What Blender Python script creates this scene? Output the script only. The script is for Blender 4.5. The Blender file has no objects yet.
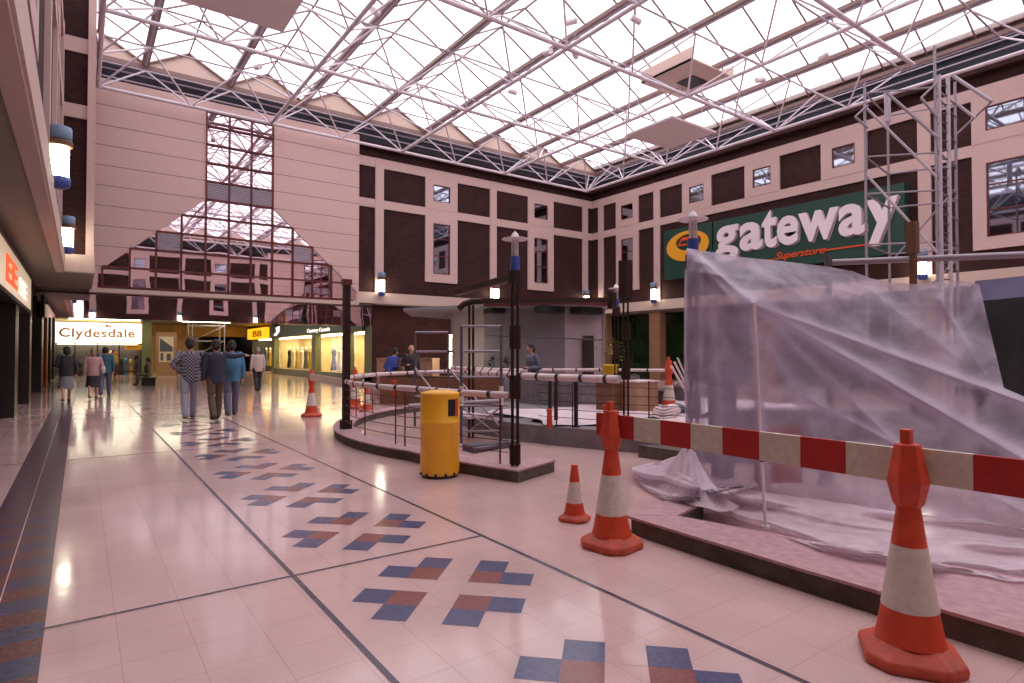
import bpy, bmesh, math, random
from mathutils import Vector, Matrix
from math import sin, cos, pi, radians, sqrt, atan2
random.seed(7)
S = bpy.context.scene
COL = S.collection

# ------------------------------------------------------------------ camera (eye height 1.5 m)
F = 597.8; YAW = radians(35.85); PIT = radians(1.11); EYE = 1.5
fw = Vector((sin(YAW)*cos(PIT), cos(YAW)*cos(PIT), sin(PIT)))
rt = Vector((cos(YAW), -sin(YAW), 0)); up = rt.cross(fw)
CAM = Vector((0, 0, EYE))
cd = bpy.data.cameras.new('camera'); cam = bpy.data.objects.new('camera', cd); COL.objects.link(cam)
cd.sensor_width = 36; cd.lens = 36*F/1024; cd.clip_end = 300; cd.clip_start = 0.05
cam.location = CAM; cam.rotation_euler = (pi/2+PIT, 0, -YAW)
S.camera = cam
# survey helpers: sight lines of the photograph turned into metres
def ray(x, y): return fw + rt*((x-512)/F) + up*((341.5-y)/F)
def at_d(x, y, d): return CAM + ray(x, y)*d
def at_z(x, y, z=0.0):
    d = ray(x, y); return CAM + d*((z-EYE)/d.z)

# ------------------------------------------------------------------ materials
MATS = {}
def nodes(name):
    m = bpy.data.materials.new(name); m.use_nodes = True
    nt = m.node_tree; b = nt.nodes['Principled BSDF']
    MATS[name] = m
    return m, nt, b
def mat(name, col, rough=0.6, metal=0.0, noise=0.0, scale=20, spec=None, emit=None, es=0, bump=0.0):
    m, nt, b = nodes(name)
    b.inputs['Base Color'].default_value = (*col, 1); b.inputs['Roughness'].default_value = rough
    b.inputs['Metallic'].default_value = metal
    if spec is not None: b.inputs['Specular IOR Level'].default_value = spec
    if emit: b.inputs['Emission Color'].default_value = (*emit, 1); b.inputs['Emission Strength'].default_value = es
    if noise > 0 or bump > 0:
        tc = nt.nodes.new('ShaderNodeTexCoord'); n = nt.nodes.new('ShaderNodeTexNoise')
        n.inputs['Scale'].default_value = scale; n.inputs['Detail'].default_value = 6
        nt.links.new(tc.outputs['Object'], n.inputs['Vector'])
        if noise > 0:
            r = nt.nodes.new('ShaderNodeMapRange'); r.inputs[1].default_value = .3; r.inputs[2].default_value = .7
            r.inputs[3].default_value = 1-noise; r.inputs[4].default_value = 1+noise*.6
            nt.links.new(n.outputs[0], r.inputs[0])
            mx = nt.nodes.new('ShaderNodeVectorMath'); mx.operation = 'SCALE'
            mx.inputs[0].default_value = col; nt.links.new(r.outputs[0], mx.inputs['Scale'])
            nt.links.new(mx.outputs[0], b.inputs['Base Color'])
        if bump > 0:
            bp = nt.nodes.new('ShaderNodeBump'); bp.inputs['Strength'].default_value = bump; bp.inputs['Distance'].default_value = .02
            nt.links.new(n.outputs[0], bp.inputs['Height']); nt.links.new(bp.outputs[0], b.inputs['Normal'])
    return m
def brick_mat(name, c1, c2, mortar, sc=1.0, axis='x'):
    m, nt, b = nodes(name)
    tc = nt.nodes.new('ShaderNodeTexCoord'); sp = nt.nodes.new('ShaderNodeSeparateXYZ'); cb = nt.nodes.new('ShaderNodeCombineXYZ')
    nt.links.new(tc.outputs['Object'], sp.inputs[0])
    ad = nt.nodes.new('ShaderNodeMath'); ad.operation = 'ADD'
    nt.links.new(sp.outputs[0], ad.inputs[0]); nt.links.new(sp.outputs[1], ad.inputs[1])
    nt.links.new(ad.outputs[0], cb.inputs[0]); nt.links.new(sp.outputs[2], cb.inputs[1])
    br = nt.nodes.new('ShaderNodeTexBrick'); br.inputs['Scale'].default_value = 1.0
    br.inputs['Brick Width'].default_value = .225*sc; br.inputs['Row Height'].default_value = .075*sc
    br.inputs['Mortar Size'].default_value = .008*sc; br.inputs['Mortar Smooth'].default_value = .3
    br.inputs['Color1'].default_value = (*c1, 1); br.inputs['Color2'].default_value = (*c2, 1); br.inputs['Mortar'].default_value = (*mortar, 1)
    nt.links.new(cb.outputs[0], br.inputs['Vector'])
    n = nt.nodes.new('ShaderNodeTexNoise'); n.inputs['Scale'].default_value = 1.3; n.inputs['Detail'].default_value = 4
    nt.links.new(tc.outputs['Object'], n.inputs['Vector'])
    mr = nt.nodes.new('ShaderNodeMapRange'); mr.inputs[3].default_value = .6; mr.inputs[4].default_value = 1.4
    nt.links.new(n.outputs[0], mr.inputs[0])
    mx = nt.nodes.new('ShaderNodeVectorMath'); mx.operation = 'SCALE'
    nt.links.new(br.outputs[0], mx.inputs[0]); nt.links.new(mr.outputs[0], mx.inputs['Scale'])
    nt.links.new(mx.outputs[0], b.inputs['Base Color']); b.inputs['Roughness'].default_value = .85; b.inputs['Specular IOR Level'].default_value = .25
    return m

mat('cream_render', (.61, .43, .40), .75, noise=.10, scale=30)
mat('cream_panel', (.66, .455, .42), .7, noise=.12, scale=60)
brick_mat('brick', (.058, .019, .016), (.034, .012, .012), (.024, .013, .012))
brick_mat('brick_low', (.075, .026, .018), (.05, .018, .013), (.03, .016, .014))
mat('joint', (.22, .15, .135), .8)
mat('mullion', (.13, .012, .012), .45)
mat('white_steel', (.70, .62, .68), .4)
mat('lilac_steel', (.47, .40, .46), .4)
mat('gutter', (.36, .27, .29), .45, noise=.1)
mat('glaze_bar', (.22, .13, .11), .5)
mat('gable_cream', (.60, .45, .38), .7, noise=.06)
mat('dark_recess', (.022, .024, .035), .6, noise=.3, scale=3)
mat('pipe_grey', (.25, .24, .30), .5)
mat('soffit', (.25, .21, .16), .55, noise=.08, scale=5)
mat('fascia', (.58, .44, .38), .65, noise=.06)
mat('dark_brown', (.030, .010, .009), .55, spec=.25)
mat('red_brown', (.10, .018, .016), .5, spec=.3)
mat('lamp_blue', (.045, .085, .34), .35)
mat('pale_blue', (.22, .34, .50), .3)
mat('white_paint', (.80, .72, .76), .4)
mat('lamp_glow', (.9, .9, .8), .5, emit=(1, .96, .72), es=17)
mat('lamp_lilac', (.55, .5, .7), .3)
mat('green_sign', (.006, .048, .032), .45, noise=.12, scale=4)
mat('sign_white', (.80, .70, .74), .5)
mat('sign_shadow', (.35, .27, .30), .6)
mat('sign_yellow', (.78, .36, .012), .5)
mat('sign_orange', (.72, .075, .01), .5)
mat('concrete', (.105, .082, .068), .85, noise=.35, scale=9, bump=.2)
mat('kerb_top', (.46, .27, .29), .65, noise=.2, scale=14)
mat('bin_yellow', (.92, .45, .018), .42, noise=.08, scale=5)
mat('black', (.012, .011, .013), .5)
mat('cone_orange', (.62, .060, .018), .5, noise=.2, scale=12)
mat('cone_dirty', (.52, .075, .035), .6, noise=.3, scale=9)
mat('cone_white', (.66, .57, .50), .55, noise=.12, scale=25)
mat('plank_white', (.66, .58, .47), .5, noise=.12, scale=25)
mat('plank_red', (.46, .018, .014), .45, noise=.15, scale=15)
mat('wrap', (.70, .55, .56), .5, noise=.12, scale=9, bump=.3)
mat('dust_sheet', (.66, .53, .56), .45, noise=.15, scale=3, bump=.3)
mat('scaff', (.30, .25, .29), .4, metal=.3, noise=.15)
mat('scaff_dark', (.10, .08, .10), .5, noise=.15)
mat('wood', (.16, .07, .035), .6, noise=.25, scale=8)
mat('wood_pale', (.42, .24, .15), .6, noise=.15, scale=8)
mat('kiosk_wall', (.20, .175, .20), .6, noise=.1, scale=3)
mat('kiosk_wall_lit', (.34, .28, .30), .6, noise=.08, scale=3)  # kiosk wall colour lightened for the facets that catch more light
mat('kiosk_roof', (.26, .24, .25), .6)
mat('block_grey', (.20, .17, .18), .85, noise=.25, scale=6)
mat('green_tint', (.012, .035, .010), .25, noise=.5, scale=1.2)
mat('tan_column', (.27, .14, .075), .6, noise=.1, scale=4)
mat('shop_green', (.10, .155, .125), .5)
mat('shop_pillar', (.20, .21, .10), .5)
mat('shop_cream', (.80, .62, .32), .6)
mat('shop_light', (1, .9, .6), .5, emit=(1, .84, .52), es=9)
mat('tube_light', (1, 1, .8), .5, emit=(1, .95, .68), es=14)
mat('sign_box', (1, 1, .9), .5, emit=(1, .93, .80), es=1.45)
mat('sign_box_small', (1, .9, .7), .5, emit=(.62, .50, .33), es=.55)
mat('amber_light', (1, .5, .1), .5, emit=(1, .42, .01), es=1.5)
mat('text_brown', (.50, .17, .04), .5)
mat('text_red', (.8, .04, .02), .5, emit=(1, .12, .03), es=1.1)
mat('text_white', (.9, .9, .85), .5, emit=(1, .93, .8), es=.8)
mat('yellow_fascia', (.50, .32, .07), .5, noise=.2, scale=2)
mat('shop_dark', (.02, .018, .017), .25)
mat('shop_frame', (.10, .085, .10), .35)
mat('dark_frame', (.022, .012, .011), .4)
mat('red_panel', (.35, .05, .015), .5)
mat('louvre', (.36, .31, .36), .5)
mat('plastic_tub', (.75, .48, .01), .4)
mat('leaf', (.22, .20, .02), .6, noise=.4, scale=40)
mat('leaf_green', (.03, .06, .02), .6, noise=.4, scale=40)
mat('tarp', (.022, .026, .026), .6, noise=.4, scale=2)
mat('cloth_blue', (.25, .25, .42), .6)
mat('skin', (.52, .27, .19), .55)
mat('hair_dark', (.018, .012, .010), .7)
mat('hair_grey', (.30, .24, .20), .7)
mat('hair_blond', (.30, .20, .11), .7)
mat('denim', (.36, .36, .46), .8, noise=.1)
mat('navy', (.025, .03, .055), .8)
mat('charcoal', (.03, .026, .030), .8)
mat('brown_cloth', (.10, .065, .045), .8)
mat('grey_blue', (.11, .11, .17), .8)
mat('pink_cloth', (.50, .30, .29), .8)
mat('pale_cloth', (.55, .45, .40), .8)
mat('teal', (.03, .11, .16), .8)
mat('sky_blue', (.06, .20, .34), .7)
mat('grey_cloth', (.22, .21, .22), .8)
mat('olive', (.20, .19, .11), .8)
mat('royal', (.03, .06, .30), .8)
mat('shoe', (.02, .018, .018), .6)
mat('garment_gold', (.55, .36, .06), .7)
mat('garment_white', (.75, .68, .55), .7)
mat('garment_grey', (.12, .12, .13), .7)
mat('garment_red', (.35, .03, .03), .7)
mat('strip_red', (.13, .045, .045), .25, noise=.35, scale=30)
mat('strip_blue', (.050, .055, .115), .25, noise=.3, scale=30)
mat('tile_red', (.235, .072, .060), .22, noise=.2, scale=40)
mat('tile_blue', (.072, .075, .160), .22, noise=.25, scale=40)
mat('line_blue', (.07, .050, .078), .25, noise=.2, scale=40)

# plaid shirt
m, nt, b = nodes('plaid')
tc = nt.nodes.new('ShaderNodeTexCoord'); w1 = nt.nodes.new('ShaderNodeTexChecker'); w1.inputs['Scale'].default_value = 26
w1.inputs['Color1'].default_value = (.30, .28, .33, 1); w1.inputs['Color2'].default_value = (.03, .03, .05, 1)
nt.links.new(tc.outputs['Object'], w1.inputs['Vector']); nt.links.new(w1.outputs[0], b.inputs['Base Color']); b.inputs['Roughness'].default_value = .85
# floor terrazzo with grout grid
m, nt, b = nodes('terrazzo')
tc = nt.nodes.new('ShaderNodeTexCoord')
mp = nt.nodes.new('ShaderNodeMapping'); mp.inputs['Location'].default_value = (.14, .05, 0)
nt.links.new(tc.outputs['Object'], mp.inputs['Vector'])
br = nt.nodes.new('ShaderNodeTexBrick'); br.offset = 0; br.inputs['Scale'].default_value = 1
br.inputs['Brick Width'].default_value = .32; br.inputs['Row Height'].default_value = .32; br.inputs['Mortar Size'].default_value = .0022; br.inputs['Mortar Smooth'].default_value = .1
br.inputs['Color1'].default_value = (1, 1, 1, 1); br.inputs['Color2'].default_value = (.97, .965, .96, 1); br.inputs['Mortar'].default_value = (.76, .72, .71, 1)
nt.links.new(mp.outputs[0], br.inputs['Vector'])
n1 = nt.nodes.new('ShaderNodeTexNoise'); n1.inputs['Scale'].default_value = 140; n1.inputs['Detail'].default_value = 3
n2 = nt.nodes.new('ShaderNodeTexNoise'); n2.inputs['Scale'].default_value = 1.1; n2.inputs['Detail'].default_value = 5
nt.links.new(tc.outputs['Object'], n1.inputs['Vector']); nt.links.new(tc.outputs['Object'], n2.inputs['Vector'])
r1 = nt.nodes.new('ShaderNodeMapRange'); r1.inputs[1].default_value = .3; r1.inputs[2].default_value = .7; r1.inputs[3].default_value = .88; r1.inputs[4].default_value = 1.08
r2 = nt.nodes.new('ShaderNodeMapRange'); r2.inputs[1].default_value = .3; r2.inputs[2].default_value = .7; r2.inputs[3].default_value = .90; r2.inputs[4].default_value = 1.06
nt.links.new(n1.outputs[0], r1.inputs[0]); nt.links.new(n2.outputs[0], r2.inputs[0])
mm = nt.nodes.new('ShaderNodeMath'); mm.operation = 'MULTIPLY'; nt.links.new(r1.outputs[0], mm.inputs[0]); nt.links.new(r2.outputs[0], mm.inputs[1])
v1 = nt.nodes.new('ShaderNodeVectorMath'); v1.operation = 'MULTIPLY'; v1.inputs[1].default_value = (.66, .45, .425)
nt.links.new(br.outputs[0], v1.inputs[0])
v2 = nt.nodes.new('ShaderNodeVectorMath'); v2.operation = 'SCALE'; nt.links.new(v1.outputs[0], v2.inputs[0]); nt.links.new(mm.outputs[0], v2.inputs['Scale'])
nt.links.new(v2.outputs[0], b.inputs['Base Color'])
rr = nt.nodes.new('ShaderNodeMapRange'); rr.inputs[3].default_value = .06; rr.inputs[4].default_value = .17
nt.links.new(n2.outputs[0], rr.inputs[0]); nt.links.new(rr.outputs[0], b.inputs['Roughness'])
bp = nt.nodes.new('ShaderNodeBump'); bp.inputs['Strength'].default_value = .06; bp.inputs['Distance'].default_value = .02
n3 = nt.nodes.new('ShaderNodeTexNoise'); n3.inputs['Scale'].default_value = 5; nt.links.new(tc.outputs['Object'], n3.inputs['Vector'])
nt.links.new(n3.outputs[0], bp.inputs['Height']); nt.links.new(bp.outputs[0], b.inputs['Normal'])
# mirror glass, slightly wavy
m, nt, b = nodes('mirror_glass')
b.inputs['Base Color'].default_value = (.80, .70, .74, 1); b.inputs['Metallic'].default_value = 1; b.inputs['Roughness'].default_value = .015
tc = nt.nodes.new('ShaderNodeTexCoord'); n3 = nt.nodes.new('ShaderNodeTexNoise'); n3.inputs['Scale'].default_value = .8; n3.inputs['Detail'].default_value = 1
bp = nt.nodes.new('ShaderNodeBump'); bp.inputs['Strength'].default_value = .02; bp.inputs['Distance'].default_value = .12
nt.links.new(tc.outputs['Object'], n3.inputs['Vector']); nt.links.new(n3.outputs[0], bp.inputs['Height']); nt.links.new(bp.outputs[0], b.inputs['Normal'])
m, nt, b = nodes('window_glass')
b.inputs['Base Color'].default_value = (.34, .38, .46, 1); b.inputs['Metallic'].default_value = 1; b.inputs['Roughness'].default_value = .03
# translucent roof sheets
m, nt, b = nodes('roof_glazing')
tr = nt.nodes.new('ShaderNodeBsdfTransparent'); tr.inputs[0].default_value = (1, .985, .96, 1)
tl = nt.nodes.new('ShaderNodeBsdfTranslucent'); tl.inputs[0].default_value = (.95, .92, .90, 1)
mx = nt.nodes.new('ShaderNodeMixShader'); mx.inputs[0].default_value = .22
nt.links.new(tr.outputs[0], mx.inputs[1]); nt.links.new(tl.outputs[0], mx.inputs[2]); nt.links.new(mx.outputs[0], nt.nodes['Material Output'].inputs[0])
# clear-ish glass for shop windows and lamps
m, nt, b = nodes('clear_glass')
tr = nt.nodes.new('ShaderNodeBsdfTransparent'); tr.inputs[0].default_value = (.93, .95, .93, 1)
gl = nt.nodes.new('ShaderNodeBsdfGlossy'); gl.inputs['Roughness'].default_value = .02
fr = nt.nodes.new('ShaderNodeFresnel'); mx = nt.nodes.new('ShaderNodeMixShader')
mx.inputs[0].default_value = .07; nt.links.new(tr.outputs[0], mx.inputs[1]); nt.links.new(gl.outputs[0], mx.inputs[2]); nt.links.new(mx.outputs[0], nt.nodes['Material Output'].inputs[0])
# polythene sheeting
def poly_mat(name, col, transp):
    m, nt, b = nodes(name)
    b.inputs['Base Color'].default_value = (*col, 1); b.inputs['Roughness'].default_value = .33
    b.inputs['Specular IOR Level'].default_value = .6
    tc = nt.nodes.new('ShaderNodeTexCoord'); n = nt.nodes.new('ShaderNodeTexNoise'); n.inputs['Scale'].default_value = 3.0; n.inputs['Detail'].default_value = 9
    n.inputs['Distortion'].default_value = 1.2
    nt.links.new(tc.outputs['Object'], n.inputs['Vector'])
    bp = nt.nodes.new('ShaderNodeBump'); bp.inputs['Strength'].default_value = .28; bp.inputs['Distance'].default_value = .03
    nt.links.new(n.outputs[0], bp.inputs['Height']); nt.links.new(bp.outputs[0], b.inputs['Normal'])
    tr = nt.nodes.new('ShaderNodeBsdfTransparent'); tr.inputs[0].default_value = (.92, .88, .93, 1)
    tl = nt.nodes.new('ShaderNodeBsdfTranslucent'); tl.inputs[0].default_value = (*col, 1)
    a = nt.nodes.new('ShaderNodeMixShader'); a.inputs[0].default_value = .35
    nt.links.new(b.outputs[0], a.inputs[1]); nt.links.new(tl.outputs[0], a.inputs[2])
    mr = nt.nodes.new('ShaderNodeMapRange'); mr.inputs[1].default_value = .35; mr.inputs[2].default_value = .65
    mr.inputs[3].default_value = transp+.12; mr.inputs[4].default_value = transp-.12
    nt.links.new(n.outputs[0], mr.inputs[0])
    at = nt.nodes.new('ShaderNodeAttribute'); at.attribute_name = 'gather'
    sb = nt.nodes.new('ShaderNodeMath'); sb.operation = 'MULTIPLY_ADD'; sb.inputs[1].default_value = -.75; sb.use_clamp = True
    nt.links.new(at.outputs['Fac'], sb.inputs[0]); nt.links.new(mr.outputs[0], sb.inputs[2])
    x = nt.nodes.new('ShaderNodeMixShader'); nt.links.new(sb.outputs[0], x.inputs[0])
    nt.links.new(a.outputs[0], x.inputs[1]); nt.links.new(tr.outputs[0], x.inputs[2]); nt.links.new(x.outputs[0], nt.nodes['Material Output'].inputs[0])
poly_mat('polythene', (.52, .45, .56), .43)
poly_mat('polythene_floor', (.90, .79, .85), .17)

# ------------------------------------------------------------------ mesh builder
class MB:
    def __init__(s): s.v = []; s.f = []; s.m = []; s.mi = 0; s.sm = []
    def face(s, pts, sm=False):
        n = len(s.v); s.v += [tuple(p) for p in pts]; s.f.append(tuple(range(n, n+len(pts)))); s.m.append(s.mi); s.sm.append(sm)
    def idx(s, vs, fs, sm=False):
        n = len(s.v); s.v += [tuple(p) for p in vs]
        for f in fs: s.f.append(tuple(i+n for i in f)); s.m.append(s.mi); s.sm.append(sm)
    def box(s, x0, x1, y0, y1, z0, z1):
        v = [(x, y, z) for z in (z0, z1) for y in (y0, y1) for x in (x0, x1)]
        s.idx(v, [(0, 2, 3, 1), (4, 5, 7, 6), (0, 1, 5, 4), (2, 6, 7, 3), (0, 4, 6, 2), (1, 3, 7, 5)]); return s
    def bar(s, p, q, w, h=None, upv=(0, 0, 1)):
        h = h or w; p = Vector(p); q = Vector(q); d = (q-p).normalized(); u0 = Vector(upv)
        if abs(d.dot(u0)) > .98: u0 = Vector((1, 0, 0))
        a = d.cross(u0).normalized(); c = a.cross(d).normalized()
        o = [a*(i*w/2)+c*(j*h/2) for i, j in ((-1, -1), (1, -1), (1, 1), (-1, 1))]
        s.idx([p+k for k in o]+[q+k for k in o], [(3, 2, 1, 0), (4, 5, 6, 7), (0, 1, 5, 4), (1, 2, 6, 5), (2, 3, 7, 6), (3, 0, 4, 7)]); return s
    def tube(s, p, q, r, n=8, r2=None, cap=True):
        p = Vector(p); q = Vector(q); d = (q-p).normalized(); r2 = r if r2 is None else r2
        u0 = Vector((0, 0, 1)) if abs(d.z) < .95 else Vector((1, 0, 0))
        a = d.cross(u0).normalized(); c = a.cross(d).normalized(); vs = []
        for P, R in ((p, r), (q, r2)):
            vs += [P+(a*cos(2*pi*i/n)+c*sin(2*pi*i/n))*R for i in range(n)]
        s.idx(vs, [(i, (i+1) % n, n+(i+1) % n, n+i) for i in range(n)], True)
        if cap: s.idx(vs, [tuple(range(n-1, -1, -1)), tuple(range(n, 2*n))])
        return s
    def path(s, pts, r, n=8, closed=False):
        pts = [Vector(p) for p in pts]; vs = []
        for i, p in enumerate(pts):
            a_ = pts[max(0, i-1)]; b_ = pts[min(len(pts)-1, i+1)]; d = (b_-a_).normalized()
            u0 = Vector((0, 0, 1)) if abs(d.z) < .95 else Vector((1, 0, 0))
            a = d.cross(u0).normalized(); c = a.cross(d).normalized(); R = r[i] if isinstance(r, (list, tuple)) else r
            vs += [p+(a*cos(2*pi*k/n)+c*sin(2*pi*k/n))*R for k in range(n)]
        s.idx(vs, [(j*n+i, j*n+(i+1) % n, (j+1)*n+(i+1) % n, (j+1)*n+i) for j in range(len(pts)-1) for i in range(n)], True)
        s.idx(vs, [tuple(range(n-1, -1, -1)), tuple(range((len(pts)-1)*n, len(pts)*n))]); return s
    def lathe(s, prof, c=(0, 0, 0), n=24, sm=True, rot=0, sx=1, sy=1):
        vs = []
        for r, z in prof: vs += [(c[0]+r*sx*cos(2*pi*i/n+rot), c[1]+r*sy*sin(2*pi*i/n+rot), c[2]+z) for i in range(n)]
        s.idx(vs, [(j*n+i, j*n+(i+1) % n, (j+1)*n+(i+1) % n, (j+1)*n+i) for j in range(len(prof)-1) for i in range(n)], sm)
        s.idx(vs, [tuple(range(n-1, -1, -1)), tuple(range((len(prof)-1)*n, len(prof)*n))]); return s
    def prism(s, poly, z0, z1):
        n = len(poly); s.idx([(x, y, z0) for x, y in poly]+[(x, y, z1) for x, y in poly],
            [tuple(range(n-1, -1, -1)), tuple(range(n, 2*n))]+[(i, (i+1) % n, n+(i+1) % n, n+i) for i in range(n)]); return s
    def ball(s, c, r, n=10, k=7, sx=1, sy=1, sz=1):
        vs = []; 
        for j in range(1, k):
            t = pi*j/k; vs += [(c[0]+r*sx*sin(t)*cos(2*pi*i/n), c[1]+r*sy*sin(t)*sin(2*pi*i/n), c[2]+r*sz*cos(t)) for i in range(n)]
        vs += [(c[0], c[1], c[2]+r*sz), (c[0], c[1], c[2]-r*sz)]; T = len(vs)-2
        fs = [(j*n+i, (j+1)*n+i, (j+1)*n+(i+1) % n, j*n+(i+1) % n) for j in range(k-2) for i in range(n)]
        fs += [(T, i, (i+1) % n) for i in range(n)]+[((k-2)*n+i, T+1, (k-2)*n+(i+1) % n) for i in range(n)]
        s.idx(vs, fs, True); return s
    def build(s, name, mats, parent=None, bevel=0):
        me = bpy.data.meshes.new(name); org = Vector((0, 0, 0))
        p = parent
        while p is not None: org += Vector(p.location); p = p.parent
        me.from_pydata([(v[0]-org.x, v[1]-org.y, v[2]-org.z) for v in s.v], [], s.f)
        if isinstance(mats, str): mats = [mats]
        for k in mats: me.materials.append(MATS[k])
        for pl, mi, sm in zip(me.polygons, s.m, s.sm): pl.material_index = mi; pl.use_smooth = sm
        me.update(); o = bpy.data.objects.new(name, me); COL.objects.link(o)
        if parent is not None: o.parent = parent
        if bevel: 
            bm = o.modifiers.new('bevel', 'BEVEL'); bm.width = bevel; bm.segments = 2; bm.limit_method = 'ANGLE'
        return o
def tag(o, label=None, cat=None, group=None, kind=None):
    if label: o['label'] = label
    if cat: o['category'] = cat
    if group: o['group'] = group
    if kind: o['kind'] = kind
    return o
def empty(name, loc=(0, 0, 0)):
    o = bpy.data.objects.new(name, None); COL.objects.link(o); o.location = loc; o.empty_display_size = .1; return o
def thing(name, label, cat, loc=(0, 0, 0), group=None): return tag(empty(name, loc), label, cat, group)
def struct(o, label=None): return tag(o, label, kind='structure')
def copy_tree(o, parent=None):
    c = o.copy(); COL.objects.link(c); c.parent = parent
    for ch in list(o.children): copy_tree(ch, c)
    return c
def single(mb, name, mats, label, cat, loc=None, group=None, bevel=0):
    # mesh thing with its origin at loc
    if loc is None: loc = (0, 0, 0)
    me_o = mb.build(name, mats, None, bevel)
    me_o.data.transform(Matrix.Translation(-Vector(loc))); me_o.location = loc
    return tag(me_o, label, cat, group)
def text_obj(name, body, size, mats, loc, xdir, zdir=(0, 0, 1), extrude=.01, offset=0.0, shear=0.0, align='CENTER', parent=None, fit=None, space=1.0):
    cu = bpy.data.curves.new(name, 'FONT'); cu.body = body; cu.size = size; cu.extrude = extrude; cu.offset = offset
    cu.shear = shear; cu.align_x = align; cu.space_character = space; cu.resolution_u = 4
    tmp = bpy.data.objects.new('tmp', cu); COL.objects.link(tmp)
    dg = bpy.context.evaluated_depsgraph_get(); me = bpy.data.meshes.new_from_object(tmp.evaluated_get(dg))
    bpy.data.objects.remove(tmp)
    me.name = name; me.materials.clear(); me.materials.append(MATS[mats])
    X = Vector(xdir).normalized(); Zv = Vector(zdir).normalized(); N = X.cross(Zv)   # N points towards the reader's back; text front is -N
    if fit:   # (x0,x1,z0,z1) extents in text plane
        xs = [v.co.x for v in me.vertices]; ys = [v.co.y for v in me.vertices]
        ax, bx, ay, by = min(xs), max(xs), min(ys), max(ys)
        for v in me.vertices:
            v.co.x = fit[0]+(v.co.x-ax)/(bx-ax)*(fit[1]-fit[0]); v.co.y = fit[2]+(v.co.y-ay)/(by-ay)*(fit[3]-fit[2])
    M = Matrix((( X.x, Zv.x, -N.x, 0), (X.y, Zv.y, -N.y, 0), (X.z, Zv.z, -N.z, 0), (0, 0, 0, 1)))
    me.transform(M)
    o = bpy.data.objects.new(name, me); COL.objects.link(o)
    org = Vector((0, 0, 0))
    if parent is not None:
        o.parent = parent; q_ = parent
        while q_ is not None: org += Vector(q_.location); q_ = q_.parent
    o.location = Vector(loc)-org
    return o
UNIT = MB().tube((0, 0, 0), (0, 0, 1), 1, 8)
UNIT_ME = {}
def stick(name, p, q, r, mname, parent=None, n=8):
    """a round tube between two points, sharing one unit mesh per material"""
    if mname not in UNIT_ME:
        t = UNIT.build('tube', mname); UNIT_ME[mname] = t.data; bpy.data.objects.remove(t)
    o = bpy.data.objects.new(name, UNIT_ME[mname]); COL.objects.link(o)
    p = Vector(p); q = Vector(q); d = q-p
    org = Vector(parent.location) if parent is not None else Vector((0, 0, 0))
    o.parent = parent
    o.rotation_mode = 'QUATERNION'; o.rotation_quaternion = Vector((0, 0, 1)).rotation_difference(d.normalized())
    o.location = p-org; o.scale = (r, r, d.length)
    return o

# ------------------------------------------------------------------ the hall: levels (m)
YB = 27.0      # back wall face
XR = 25.9      # right wall face
YF = -10.2     # wall behind the camera
CT, B1T, B1B, B2T, B2B, BB = 10.97, 10.52, 8.95, 8.54, 4.42, 3.90
WT = 11.65

# ------------------------------------------------------------------ floor
fl = MB()
fl.idx([(-6, -11, 0), (30, -11, 0), (30, 62, 0), (-6, 62, 0)], [(0, 1, 2, 3)])
e = .0012
def fq(x0, x1, y0, y1, mi, z=e):
    fl.mi = mi; fl.face([(x0, y0, z), (x1, y0, z), (x1, y1, z), (x0, y1, z)])
# dark border strip in two columns of red and blue tiles
y = -10.0; k = 0
while y < 47:
    fq(-.61, -.378, y, y+.225, 1 if k % 2 else 2); fq(-.372, -.14, y+.09, y+.315, 1 if k % 2 else 2)
    y += .225; k += 1
# long and cross lines
LANE = 1.93
for x in (1.18, 2.695): fq(x-.016, x+.016, -10, 47, 3, e*1.6)
for yc in (-2.15, 4.15, 10.46, 16.75, 23.05, 29.3): fq(-6 if yc > 3 else -6, 2.695, yc-.014, yc+.014, 3, e*1.8)
# motifs laid on the diagonal
s_ = .207; c45 = sqrt(.5)
def motif(cx, cy):
    for (c, r, mi) in [(i, j, 4) for i in (-1, 1) for j in (-1, 1)]+[(i, j*2, 5) for i in (-1, 1) for j in (-1, 1)]+[(i*2, j, 5) for i in (-1, 1) for j in (-1, 1)]:
        q = []
        for a, bb in ((-.5, -.5), (.5, -.5), (.5, .5), (-.5, .5)):
            u, v = (c+a)*s_, (r+bb)*s_
            q.append((cx+(u+v)*c45, cy+(v-u)*c45, e))
        fl.mi = mi; fl.face(q)
for k in range(-5, 22):
    motif(LANE, 1.815+1.5555*k)
# grout of the diagonal tiles in the motif lane
for k in range(-5, 8):
    cy = 1.815+1.5555*k
    for t in (-1.5, -.5, .5, 1.5):
        for sg in (1, -1):
            # line x = LANE + (w)*c45 ...
            L = .70
            p0 = Vector((LANE, cy))+Vector((c45, -c45*sg))*(t*s_*1.0) if sg == 1 else Vector((LANE, cy))+Vector((c45, c45))*(t*s_)
            d = Vector((c45, c45)) if sg == 1 else Vector((c45, -c45))
            a_, b_ = p0-d*L*.78, p0+d*L*.78
            nrm = Vector((-d.y, d.x))*.0016
            fl.mi = 6; fl.face([(a_.x-nrm.x, a_.y-nrm.y, e*.6), (b_.x-nrm.x, b_.y-nrm.y, e*.6), (b_.x+nrm.x, b_.y+nrm.y, e*.6), (a_.x+nrm.x, a_.y+nrm.y, e*.6)])
mat('grout', (.33, .23, .22), .6)
floor = fl.build('floor', ['terrazzo', 'strip_red', 'strip_blue', 'line_blue', 'tile_red', 'tile_blue', 'grout'])
struct(floor, 'pink cream tiled floor with blue lines and diagonal tile motifs')

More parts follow.
